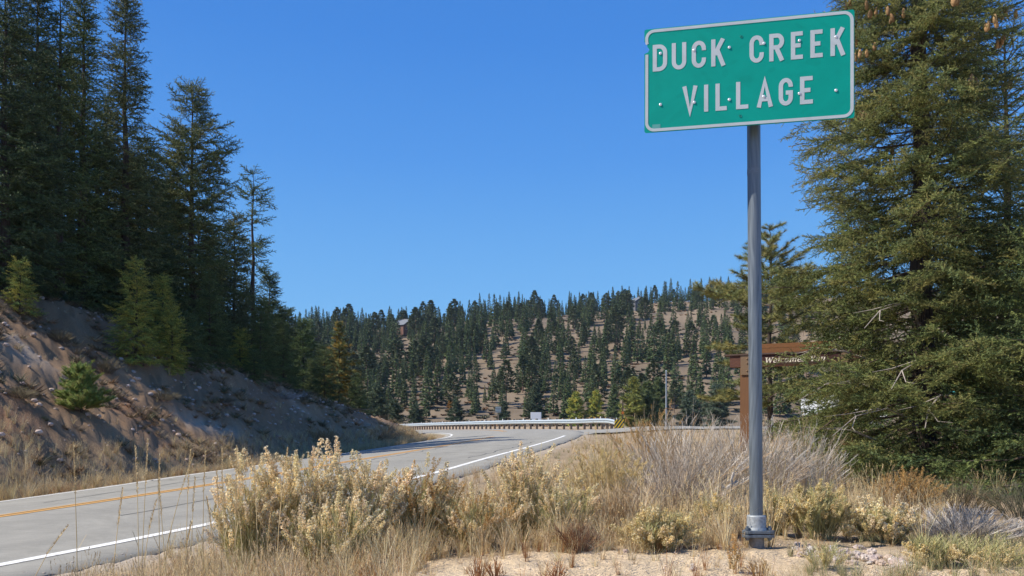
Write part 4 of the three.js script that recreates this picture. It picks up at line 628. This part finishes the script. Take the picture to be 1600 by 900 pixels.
sow('dry_grass', 'thick straw grass strip between the road and the foot of the bank', [...tufts.mid, ...tufts.mid, tufts.low[2], tufts.rust[1]], 2300, 6, (r) => { const R = RS[Math.floor(lerp(40, 165, r()))], p = EDGE_L + 0.3 + (R.d < 16 ? 2.6 : 1.7) * r() ** 1.2, X = R.x - R.td * p, D = R.d + R.tx * p; return D > 5 && X / D > -0.8 ? [X, D, D < 17 ? 1.2 : 0.85] : null; });
{   // needle litter, low brush and seedlings on the bank
  const r = rngOf(1212), b1 = new Build(); for (let i = 0; i < 46; i++) { const a = r() * 6.28, d = V(Math.cos(a), 0.25 + 0.9 * r(), Math.sin(a)).normalize(), w = V(r() - 0.5, r() - 0.5, r() - 0.5).cross(d).normalize().multiplyScalar(0.006), c = V((r() - 0.5) * 0.12, 0, (r() - 0.5) * 0.12); b1.tri(c.clone().sub(w), c.clone().add(w), c.clone().addScaledVector(d, 0.1 + 0.16 * r()), vary(r, [1, 1, 1], 0.3)); }
  const list = []; let guard = 0;
  while (list.length < 3800 && guard++ < 50000) { const R = RS[Math.floor(lerp(45, 165, r()))], p = EDGE_L + 1.2 + 9.5 * r(), X = R.x - R.td * p, D = R.d + R.tx * p; if (n2(X * 0.35 + 5, D * 0.35) + 0.5 * n2(X * 1.1, D * 1.1) + 0.08 * (p - EDGE_L - 5) < 0.05) continue; const k = 0.6 + 1.3 * r() ** 2; list.push({ m: new THREE.Matrix4().makeRotationY(r() * 6).scale(V(k, k * (0.6 + 0.6 * r()), k)).setPosition(...at(X, D, -0.01)), c: vary(r, [[0.14, 0.1, 0.055], [0.1, 0.1, 0.045], [0.2, 0.12, 0.06], [0.3, 0.22, 0.12]][Math.floor(r() * 4)], 0.3) }); }
  tag(copies('bank_brush', b1.done(), leafMat, list), 'low dead brush and litter over the cut bank', 'brush');
}
sow('dry_grass', 'scattered grass tufts on the bare bank slope', [...tufts.low, tufts.mid[0]], 260, 7, (r) => { const R = RS[Math.floor(lerp(40, 165, r()))], p = EDGE_L + 2.6 + 6 * r(), X = R.x - R.td * p, D = R.d + R.tx * p; return D > 5 && X / D > -0.8 && n2(X * 0.5, D * 0.5) > -0.1 ? [X, D, 0.9] : null; });

function plume(seed, L, W, puff, cols, n = 46) {                            // fluffy seed head along +z
  const r = rngOf(seed), b = new Build();
  b.tube([V(0, 0, -0.02), V(0, 0, L)], 0.0016, 0.0008, 3, [0.3, 0.22, 0.1]);
  for (let i = 0; i < n; i++) { const u = r(), a = r() * 6.28, q = W * (0.35 + 0.65 * Math.sin(Math.min(1, 0.2 + (1 - u) * 1.1) * 1.57)) * Math.sqrt(r()), c = V(Math.cos(a) * q, Math.sin(a) * q, u * L), col = vary(r, cols[Math.floor(r() * cols.length)], 0.2); for (let k = 0; k < 6; k++) { const d = V(r() - 0.5, r() - 0.5, r() - 0.35).normalize(), w = V(r() - 0.5, r() - 0.5, r() - 0.5).cross(d).normalize().multiplyScalar(puff * 0.3); b.tri(c.clone().sub(w), c.clone().add(w), c.clone().addScaledVector(d, puff), col); } }
  return b.done();
}
const creamPlumes = [1, 2, 3].map((s) => plume(600 + s, 0.13, 0.021, 0.0095, [[0.87, 0.73, 0.47], [0.8, 0.64, 0.38], [0.92, 0.82, 0.6]], 76)), goldPlumes = [1, 2].map((s) => plume(610 + s, 0.075, 0.022, 0.009, [[0.8, 0.66, 0.36], [0.72, 0.58, 0.29], [0.86, 0.75, 0.48]], 60)), brownPlumes = [1, 2].map((s) => plume(620 + s, 0.12, 0.013, 0.0075, [[0.58, 0.37, 0.15], [0.48, 0.3, 0.12], [0.66, 0.47, 0.21]], 54)), leafBits = [1, 2, 3].map((s) => { const r = rngOf(630 + s), b = new Build(); for (let i = 0; i < 26; i++) { const a = r() * 6.28, z = r() * 0.1, d = V(Math.cos(a) * 0.55, Math.sin(a) * 0.55, 0.9).normalize(), w = V(-Math.sin(a), Math.cos(a), 0).multiplyScalar(0.0011), c = V(0, 0, z); b.tri(c.clone().sub(w), c.clone().add(w), c.clone().addScaledVector(d, 0.03 + 0.02 * r()), vary(r, [[0.4, 0.36, 0.15], [0.33, 0.33, 0.14], [0.45, 0.38, 0.19]][i % 3], 0.2)); } return b.done(); });
const plumeMat = new THREE.MeshPhysicalMaterial({ vertexColors: true, roughness: 1, transmission: 0.25, thickness: 0, specularIntensity: 0.2 });
function shrub(name, label, x, D, yt, wpx, o) {
  const X = PX(x, D), H = Math.max(0.12, PY(yt, D) - land(X, D)), W = wpx / F * D / 2, t = thing(name, label, 'shrub', null, at(X, D, -0.02)), r = rngOf(o.seed), b = new Build(), heads = new Map(), leaves = new Map();
  const addTo = (mp, set, m) => { const g = set[Math.floor(r() * set.length)]; if (!mp.has(g)) mp.set(g, []); const v = 0.85 + 0.3 * r(); mp.get(g).push({ m, c: [v, v * (0.97 + 0.06 * r()), v * (0.92 + 0.14 * r())] }); };
  for (let i = 0; i < o.n; i++) {
    const a = r() * 6.2832, q = Math.sqrt(r()), d = V(Math.cos(a), 0, Math.sin(a) * 0.8), h = H * (0.5 + 0.5 * r() + (r() < 0.06 ? 0.18 : 0)) * (1 - (o.dome ?? 0.3) * q * q), p0 = V(Math.cos(a) * W * 0.35 * q, 0, Math.sin(a) * W * 0.3 * q), reach = W * 0.72 * q * (0.8 + 0.4 * r()), col = vary(r, o.cols[Math.floor(r() * o.cols.length)], 0.25), bx = (r() - 0.5) * 0.12 * W, bz = (r() - 0.5) * 0.12 * W;
    const P = (w) => p0.clone().addScaledVector(d, reach * (0.5 * w + 0.5 * w * w)).add(V(bx * Math.sin(w * 4 + i), h * (w * (1 + (o.arch ?? 0.1)) - (o.arch ?? 0.1) * w * w), bz * Math.sin(w * 5 + i)));
    b.tube([P(0), P(0.3), P(0.6), P(1)], o.thick ?? 0.0028, (o.thick ?? 0.0028) * 0.4, 3, o.low ?? col, col);
    const tip = P(1), dir = P(1).sub(P(0.8)).normalize(); if (o.heads && r() < (o.headShare ?? 0.85)) addTo(heads, o.heads, orient(P(0.93), dir.clone().add(V((r() - 0.5) * 0.3, 0, (r() - 0.5) * 0.3)), V(r() - 0.5, 0.2, r() - 0.5), (o.headSize ?? 1) * (0.55 + 0.75 * r())));
    for (let k = 0; k < (o.sub ?? 4); k++) {
      const w = 0.35 + 0.6 * r(), p = P(w), a2 = r() * 6.28, d2 = P(Math.min(1, w + 0.1)).sub(P(w - 0.1)).normalize().add(V(Math.cos(a2) * 0.6, 0.1 + 0.3 * r(), Math.sin(a2) * 0.6)).normalize(), L = h * (1.05 - w) * (0.25 + 0.4 * r()) + 0.02, p2 = p.clone().addScaledVector(d2, L), mid = p.clone().addScaledVector(d2, L * 0.5).add(V((r() - 0.5) * L * 0.2, (r() - 0.5) * L * 0.15, (r() - 0.5) * L * 0.2));
      b.tube([p, mid, p2], (o.thick ?? 0.0028) * 0.6, (o.thick ?? 0.0028) * 0.25, 3, col);
      if (o.heads && w > 0.45 && r() < (o.headShare ?? 0.85)) addTo(heads, o.heads, orient(p2.clone().addScaledVector(d2, -0.03), d2, V(r() - 0.5, 0.2, r() - 0.5), (o.headSize ?? 1) * (0.3 + 0.75 * r())));
    }
    if (o.leaves) for (let k = 0; k < o.leaves; k++) { const w = 0.12 + 0.65 * r(), a2 = r() * 6.28; addTo(leaves, leafBits, orient(P(w), V(Math.cos(a2) * 0.5, 1, Math.sin(a2) * 0.5), V(1, 0, 0.3), 0.6 + 0.6 * r())); }
  }
  part('stems', b.done(), stemMat, t, 'stuff');
  for (const [g, l] of leaves) copies('leaves', g, leafMat, l, t); for (const [g, l] of heads) copies('seed_heads', g, plumeMat, l, t);
  return t;
}
const rabbit = { cols: [[0.56, 0.46, 0.2], [0.44, 0.41, 0.16], [0.62, 0.48, 0.24]], low: [0.36, 0.31, 0.15], heads: creamPlumes, n: 76, sub: 5, leaves: 6, headSize: 0.92, headShare: 0.56, dome: 0.2, arch: 0.05 }, gold = { ...rabbit, heads: goldPlumes, cols: [[0.42, 0.36, 0.14], [0.34, 0.32, 0.12]] }, greyTwig = { cols: [[0.55, 0.49, 0.41], [0.66, 0.59, 0.5], [0.42, 0.36, 0.29], [0.48, 0.34, 0.2]], low: [0.34, 0.28, 0.21], n: 190, sub: 9, thick: 0.0026, arch: 0.2, dome: 0.4 };
shrub('rabbitbrush', 'left end of the rabbitbrush row, cream seed heads at the edge of the road', 392, 4.75, 728, 135, { ...rabbit, seed: 1 });
shrub('rabbitbrush', 'tallest cream-headed rabbitbrush, second from the left in the foreground row', 470, 4.85, 694, 140, { ...rabbit, seed: 2, n: 85 });
shrub('rabbitbrush', 'rabbitbrush with dense rounded cream heads in the middle of the foreground row', 560, 4.9, 708, 140, { ...rabbit, seed: 3, n: 80 });
shrub('rabbitbrush', 'browner rabbitbrush at the right end of the row, in front of the white line', 650, 5.1, 724, 110, { ...rabbit, seed: 4, heads: [...brownPlumes, creamPlumes[0]], n: 70 });
shrub('rabbitbrush', 'low cream rabbitbrush in front of the tallest one, bottom of the left row', 520, 4.35, 765, 150, { ...rabbit, seed: 5, n: 60, headShare: 0.25 });
shrub('rabbitbrush', 'brown-headed slender shrub next to the road edge, left of the lone cream plumes', 690, 5.6, 735, 60, { ...rabbit, seed: 6, heads: brownPlumes, n: 45 });
shrub('rabbitbrush', 'tan feathery shrub between the brown-headed shrub and the lone cream plumes', 742, 5.0, 768, 130, { ...rabbit, seed: 7, heads: [...brownPlumes, creamPlumes[1]], n: 80, headSize: 0.8 });
shrub('rabbitbrush', 'upright rabbitbrush with cream plumes overlapping the road beyond', 822, 5.3, 690, 110, { ...rabbit, seed: 8, n: 55 });
shrub('rabbitbrush', 'straw-coloured shrub right of the upright cream plumes', 880, 5.1, 745, 120, { ...rabbit, seed: 9, headSize: 0.6, n: 60, heads: [creamPlumes[2], goldPlumes[0]] });
shrub('tan_shrub', 'golden tan grassy shrub where the side road begins', 945, 6.6, 672, 140, { seed: 10, cols: [[0.5, 0.38, 0.17], [0.44, 0.32, 0.14], [0.55, 0.44, 0.22]], low: [0.3, 0.22, 0.11], n: 200, sub: 6, thick: 0.0022, heads: goldPlumes, headSize: 0.5, headShare: 0.35 });
shrub('tan_shrub', 'tawny grassy shrub in front of the grey twiggy shrubs', 965, 5.3, 735, 140, { seed: 11, cols: [[0.5, 0.36, 0.2], [0.4, 0.26, 0.13], [0.56, 0.44, 0.28]], low: [0.28, 0.2, 0.12], n: 200, sub: 5, thick: 0.0022 });
shrub('rusty_shrub', 'small dark rusty dead shrub on the edge of the sand', 905, 4.62, 800, 85, { seed: 12, cols: [[0.2, 0.1, 0.05], [0.15, 0.08, 0.05], [0.26, 0.14, 0.07]], low: [0.12, 0.07, 0.05], n: 70, sub: 7, thick: 0.0022 });
shrub('grey_shrub', 'large grey leafless shrub directly left of the sign post', 1065, 7.2, 634, 240, { ...greyTwig, seed: 13, n: 260 });
shrub('grey_shrub', 'grey leafless shrub behind the sign post', 1165, 7.6, 630, 230, { ...greyTwig, seed: 14, n: 250 });
shrub('grey_shrub', 'grey leafless shrub reaching from the sign post to the spruce', 1250, 7.8, 640, 170, { ...greyTwig, seed: 15, n: 190 });
shrub('grey_shrub', 'lower grey twiggy shrub in front of the large one left of the post', 1050, 6.0, 705, 200, { ...greyTwig, seed: 16, n: 200, cols: [[0.42, 0.34, 0.26], [0.5, 0.4, 0.3], [0.35, 0.27, 0.2]] });
shrub('grey_shrub', 'brownish twigs with dry seed stalks behind the grey shrubs, left part', 1010, 9.2, 634, 170, { ...greyTwig, seed: 17, n: 150, cols: [[0.46, 0.34, 0.2], [0.5, 0.38, 0.24]], heads: brownPlumes, headShare: 0.2 });
shrub('rabbitbrush', 'low rounded golden rabbitbrush on the edge of the sand left of the post', 1028, 4.72, 793, 112, { ...gold, seed: 18, n: 75, dome: 0.5, headSize: 1.0, headShare: 0.6 });
shrub('rabbitbrush', 'thin golden rabbitbrush directly left of the post foot', 1115, 5.3, 775, 90, { ...gold, seed: 19, n: 60, headShare: 0.6 });
shrub('rabbitbrush', 'golden rabbitbrush directly right of the post foot', 1215, 5.4, 765, 70, { ...gold, seed: 20, n: 55, headShare: 0.7 });
shrub('rabbitbrush', 'tall golden rabbitbrush right of the post', 1280, 5.2, 752, 110, { ...gold, seed: 21, n: 75 });
shrub('rabbitbrush', 'rounded pale rabbitbrush behind the pale stones', 1380, 5.1, 782, 100, { ...rabbit, seed: 22, heads: [creamPlumes[0], goldPlumes[1]], n: 85, dome: 0.5, headShare: 0.55 });
shrub('rusty_shrub', 'rust-brown shrub under the hem of the large spruce', 1412, 6.5, 733, 105, { seed: 23, cols: [[0.3, 0.18, 0.08], [0.25, 0.15, 0.07], [0.36, 0.24, 0.11]], low: [0.16, 0.1, 0.06], n: 110, sub: 6, heads: brownPlumes, headShare: 0.6, headSize: 0.8 });
shrub('grey_shrub', 'low grey twiggy shrub at the lower right, under the dark spruce', 1505, 5.0, 778, 190, { ...greyTwig, seed: 24, n: 210, cols: [[0.46, 0.42, 0.37], [0.55, 0.5, 0.45], [0.38, 0.33, 0.28]] });
shrub('grey_shrub', 'grey twigs at the right edge of the foreground', 1610, 5.2, 795, 140, { ...greyTwig, seed: 25, n: 120 });
shrub('rabbitbrush', 'sparse olive plant in front of the pale stones at the bottom edge', 1290, 3.95, 862, 70, { ...gold, seed: 26, n: 5, headSize: 0.6, cols: [[0.4, 0.3, 0.12], [0.34, 0.3, 0.12]] });
shrub('rabbitbrush', 'yellow-green plant in the bottom right corner', 1545, 4.1, 845, 190, { ...gold, seed: 27, n: 55, headSize: 0.6, leaves: 2, headShare: 0.4 });
shrub('rabbitbrush', 'golden plant at the bottom edge below the grey twiggy shrub', 1462, 4.1, 868, 90, { ...gold, seed: 28, n: 34, headSize: 0.7 });
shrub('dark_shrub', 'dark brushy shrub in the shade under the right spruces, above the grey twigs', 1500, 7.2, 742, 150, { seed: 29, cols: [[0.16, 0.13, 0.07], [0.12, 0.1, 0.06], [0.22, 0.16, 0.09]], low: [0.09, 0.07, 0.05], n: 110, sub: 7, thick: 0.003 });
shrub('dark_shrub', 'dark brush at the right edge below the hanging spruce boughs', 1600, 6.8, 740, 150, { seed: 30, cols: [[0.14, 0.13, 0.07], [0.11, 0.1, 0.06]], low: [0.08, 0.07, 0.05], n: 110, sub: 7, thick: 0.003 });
for (const [x, D, yt, w, seed, label] of [[95, 24, 512, 60, 301, 'dark leafless shrub near the top of the bank, left of the young spruces'], [30, 18.8, 600, 60, 302, 'dark twiggy shrub at the left edge of the bank'], [165, 24, 555, 55, 303, 'low brown shrub on the bank above the bright young pine'], [255, 24.5, 606, 65, 304, 'brown shrub on the bank right of the bright young pine'], [440, 32.5, 608, 80, 305, 'pale leafless bush on the bank above the road bend'], [345, 27.5, 618, 60, 306, 'dark shrub low on the bank below the yellowish young spruce'], [545, 40, 640, 80, 307, 'brown brush near the nose of the bank'], [600, 38, 655, 90, 308, 'tawny brush at the toe of the bank beside the bend'], [510, 31, 660, 80, 309, 'rusty brush at the toe of the bank before the bend']]) shrub('bank_shrub', label, x, D, yt, w, { seed, cols: seed === 305 ? [[0.4, 0.34, 0.3]] : seed > 306 ? [[0.36, 0.24, 0.12], [0.28, 0.17, 0.08]] : [[0.14, 0.11, 0.07], [0.18, 0.15, 0.08]], low: [0.12, 0.09, 0.06], n: 130, sub: 9, thick: 0.0045, dome: 0.5 });

// tall seed stalks in the left foreground
{
  const spots = [[117, 690, 835, 0], [215, 695, 790, -6], [223, 685, 790, 6], [250, 710, 800, 2], [257, 742, 850, -6], [272, 708, 800, 24], [295, 702, 800, 3], [302, 745, 830, 2], [320, 703, 800, 2], [351, 700, 800, -2], [367, 697, 800, 1], [399, 722, 840, -2], [183, 762, 890, 6], [232, 780, 890, 12], [60, 820, 890, 40], [330, 775, 880, -6], [345, 735, 880, -4], [440, 700, 880, 8], [500, 735, 890, -3], [545, 740, 890, 14], [378, 780, 895, -9], [420, 790, 895, 5], [470, 800, 895, -12], [285, 815, 895, 10]], r = rngOf(66);
  spots.forEach(([x, yt, yb, lean]) => {
    const D = 3.5 + 0.5 * r(), X = PX(x, D), g0 = land(X, D), H = PY(yt, D) - g0, t = thing('grass_stalk', { 117: 'tall lone seed stalk, leftmost upright one, crossing the road and its yellow line', 60: 'bent seed stalk leaning far right over the white line, lowest at the left', 272: 'seed stalk leaning clearly to the right among the upright ones', 545: 'leaning seed stalk in front of the middle of the rabbitbrush row' }[x] ?? 'slender upright straw stalk with a narrow seed spike in the left foreground', 'grass stalk', [60, 117, 272, 545].includes(x) ? null : 'tall seed stalks in front of the road', at(X, D, -0.02)), b = new Build(), h = new Build(), dx = lean / F * D * 1.2, P = (w) => V(-dx * 0.7 + dx * 1.7 * w * w, (H + 0.02) * w, 0.02 * Math.sin(w * 3 + x));
    b.tube([0, 0.25, 0.5, 0.75, 1].map(P), 0.0024, 0.001, 4, vary(r, [0.5, 0.38, 0.2], 0.15));
    for (let k = 0; k < 3; k++) { const w = 0.15 + 0.15 * k, a = r() * 6.28, p = P(w); b.blade([p, p.clone().add(V(Math.cos(a) * 0.04, 0.07, Math.sin(a) * 0.04)), p.clone().add(V(Math.cos(a) * 0.1, 0.06, Math.sin(a) * 0.1))], 0.004, V(-Math.sin(a), 0, Math.cos(a)), [0.46, 0.35, 0.19]); }
    part('stem', b.done(), stemMat, t);
    for (let k = 0; k < 90; k++) { const w = 0.74 + 0.26 * k / 90, p = P(w), a = r() * 6.28, q = 0.0045 * (1.1 - 0.5 * (k / 90)), d = V(Math.cos(a), 1.4, Math.sin(a)).normalize(), wv = V(-Math.sin(a), 0, Math.cos(a)).multiplyScalar(0.0022), s = p.clone().add(V(Math.cos(a) * q * 0.5, 0, Math.sin(a) * q * 0.5)); h.tri(s.clone().sub(wv), s.clone().add(wv), s.clone().addScaledVector(d, 0.011), vary(r, [0.58, 0.45, 0.25], 0.22)); }
    part('seed_spike', h.done(), stemMat, t);
  });
}
{   // rust-red dry stems along the bottom edge
  for (const [x, D, yt, seed, label] of [[745, 3.75, 862, 1, 'rusty red dry stems at the bottom edge, left of the bare sand'], [775, 3.8, 868, 2, 'second bunch of rusty stems at the bottom edge of the bare sand'], [868, 3.75, 868, 3, 'thin rusty stems in front of the bare sand, below the dark dead shrub'], [585, 3.7, 862, 4, 'rusty stems in the foreground grass, left of the sand'], [1150, 3.85, 842, 5, 'brown dock stalk in front of the sign post base'], [1185, 3.8, 872, 6, 'short tan stalks at the bottom edge below the sign post']]) shrub('dry_stems', label, x, D, yt, x === 1150 ? 16 : 42, { seed: 330 + seed, cols: x > 1100 ? [[0.4, 0.25, 0.1]] : rust, low: [0.25, 0.12, 0.06], n: x === 1150 ? 4 : 22, sub: 2, thick: 0.003, heads: x === 1150 ? brownPlumes : undefined, headSize: 0.7 });
}
{   // bleached dead branch standing among the grey shrubs
  const D = 6.1, X = PX(1140, D), t = thing('dead_branch', 'bleached crooked dead branch left of the sign post among grey twigs', 'branch', null, at(X, D)), b = new Build(), y = (p) => PY(p, D) - land(X, D), c = [0.4, 0.36, 0.32];
  b.tube([V(-0.06, 0, 0.05), V(-0.06, y(775), 0.04), V(-0.03, y(764), 0), V(0.015, y(757), 0), V(0.01, y(749), 0.01), V(0.03, y(738), 0)], 0.02, 0.008, 7, c); part('limb', b.done(), stemMat, t);
  const f = new Build(); f.tube([V(-0.03, y(764), 0), V(-0.07, y(760), 0.03), V(-0.08, y(757), 0.05)], 0.014, 0.006, 6, c); f.tube([V(0.015, y(757), 0), V(0.06, y(752), 0.0)], 0.011, 0.006, 6, c); part('fork', f.done(), stemMat, t);
}
// ---------------------------------------------------------------- stones
function rockGeo(seed) { const g = new THREE.IcosahedronGeometry(1, 2), p = g.attributes.position; for (let i = 0; i < p.count; i++) { const v = V(p.getX(i), p.getY(i), p.getZ(i)).normalize(), k = 1 + 0.32 * n3(v.x * 1.3 + seed, v.y * 1.3, v.z * 1.3) + 0.12 * n3(v.x * 3.5, v.y * 3.5 + seed, v.z * 3.5); p.setXYZ(i, v.x * k, v.y * k * 0.68, v.z * k * 0.85); } g.computeVertexNormals(); return g; }
const rocks = [1, 2, 3, 4, 5].map((s) => rockGeo(s * 9.7)), rockTex = noiseTexture(128, (u, v) => { const k = 0.82 + 0.16 * tileNoise(u, v, 14) + (rgr() - 0.5) * 0.12; return [k, k * 0.98, k * 0.96]; }, false, 2);
const rockMats = [[0.7, 0.6, 0.54], [0.74, 0.68, 0.63], [0.58, 0.47, 0.44], [0.66, 0.52, 0.43]].map((c) => M(c, 0.9, 0, { map: rockTex, bumpMap: rockTex, bumpScale: 0.006 }));
{
  const r = rngOf(515), put = (x, y, s, label, group) => { const D = 0.635 * F / (y - HOR), X = PX(x, D), m = part(numbered('stone'), rocks[Math.floor(r() * 5)], rockMats[Math.floor(r() * 4)]); tag(m, label, 'stone', group); m.position.set(...at(X, D, s * 0.35)); m.scale.set(s, s * (0.8 + 0.4 * r()), s); m.rotation.set((r() - 0.5) * 0.5, r() * 6.28, (r() - 0.5) * 0.5); };
  for (let i = 0; i < 95; i++) { const u = r(), v = (r() + r() - 1), x = lerp(1235, 1425, u) + 10 * (r() - 0.5), y = 858 + 28 * u + v * (13 - 4 * u); put(x, y, 0.012 + 0.024 * r() ** 2, 'pale pinkish stone in the line of stones right of the sign post', 'loose stones right of the post'); }
  for (const [x, y, s] of [[1300, 862, 0.034], [1320, 868, 0.036], [1342, 860, 0.034], [1305, 880, 0.032], [1330, 884, 0.033], [1362, 866, 0.03], [1402, 883, 0.036], [1415, 889, 0.03], [1285, 872, 0.026]]) put(x, y, s, 'larger pale stone within the line of stones right of the post', 'larger stones right of the post');
  for (let i = 0; i < 9; i++) put(1075 + 12 * r(), 884 + 7 * r(), 0.006 + 0.008 * r(), 'small pale stone in a little cluster on the sand left of the post', 'stone cluster on the sand');
  put(1130, 857, 0.03, 'reddish stone at the edge of the sand just left of the post foot');
  put(978, 863, 0.018, 'single pale stone on the far edge of the sand left of the golden rabbitbrush');
  const list = rocks.slice(0, 3).map(() => []);
  for (let i = 0; i < 2600; i++) { const D = lerp(3.3, 5.2, r()), X = PX(lerp(560, 1620, r()), D), s = 0.0022 + 0.005 * r() ** 3; list[i % 3].push({ m: new THREE.Matrix4().makeRotationY(r() * 6).scale(V(s, s, s)).setPosition(...at(X, D, s * 0.3)), c: vary(r, [0.6, 0.48, 0.38], 0.25) }); }
  const t = thing('gravel', 'fine gravel strewn over the pale sand around the post', 'gravel'); t.userData.kind = 'stuff'; const small = [1, 2, 3].map((s) => new THREE.IcosahedronGeometry(1, 0).scale(1, 0.7, 0.85)); list.forEach((l, i) => copies('pebbles', small[i], M([1, 1, 1], 0.9), l, t));
  const sl = [[], [], []];
  for (let i = 0; i < 3200; i++) { const R = RS[Math.floor(lerp(30, 130, r() ** 1.4))], left = r() < 0.4, l = left ? EDGE_L - 0.15 + 0.7 * r() : EDGE_R + 0.25 - 0.9 * r() ** 1.3, X = R.x - R.td * l, D = R.d + R.tx * l, s = 0.004 + 0.011 * r() ** 3, onIt = l > EDGE_R && l < EDGE_L; sl[i % 3].push({ m: new THREE.Matrix4().makeRotationY(r() * 6).scale(V(s, s, s)).setPosition(X, onIt ? EYE + R.e + bankX(l) + s * 0.4 : ground(X, D) + s * 0.3, -D), c: vary(r, [0.5, 0.42, 0.35], 0.3) }); }
  const st = thing('gravel', 'loose gravel along both shoulders of the road', 'gravel'); st.userData.kind = 'stuff'; sl.forEach((l, i) => copies('pebbles', small[i], M([1, 1, 1], 0.9), l, st));
  const bl = rocks.slice(0, 3).map(() => []);
  for (let i = 0; i < 3200; i++) { const R = RS[Math.floor(lerp(40, 165, r()))], p = EDGE_L + 1.0 + 9 * r(), X = R.x - R.td * p, D = R.d + R.tx * p, s = 0.018 + 0.09 * r() ** 3; bl[i % 3].push({ m: new THREE.Matrix4().makeRotationY(r() * 6).scale(V(s, s, s)).setPosition(...at(X, D, s * 0.2)), c: vary(r, [0.42, 0.33, 0.28], 0.3) }); }
  const bt = thing('rubble', 'broken rubble strewn over the cut bank', 'rubble'); bt.userData.kind = 'stuff'; bl.forEach((l, i) => copies('stones', small[i], M([1, 1, 1], 0.9), l, bt));
}

renderer.render(scene, camera);
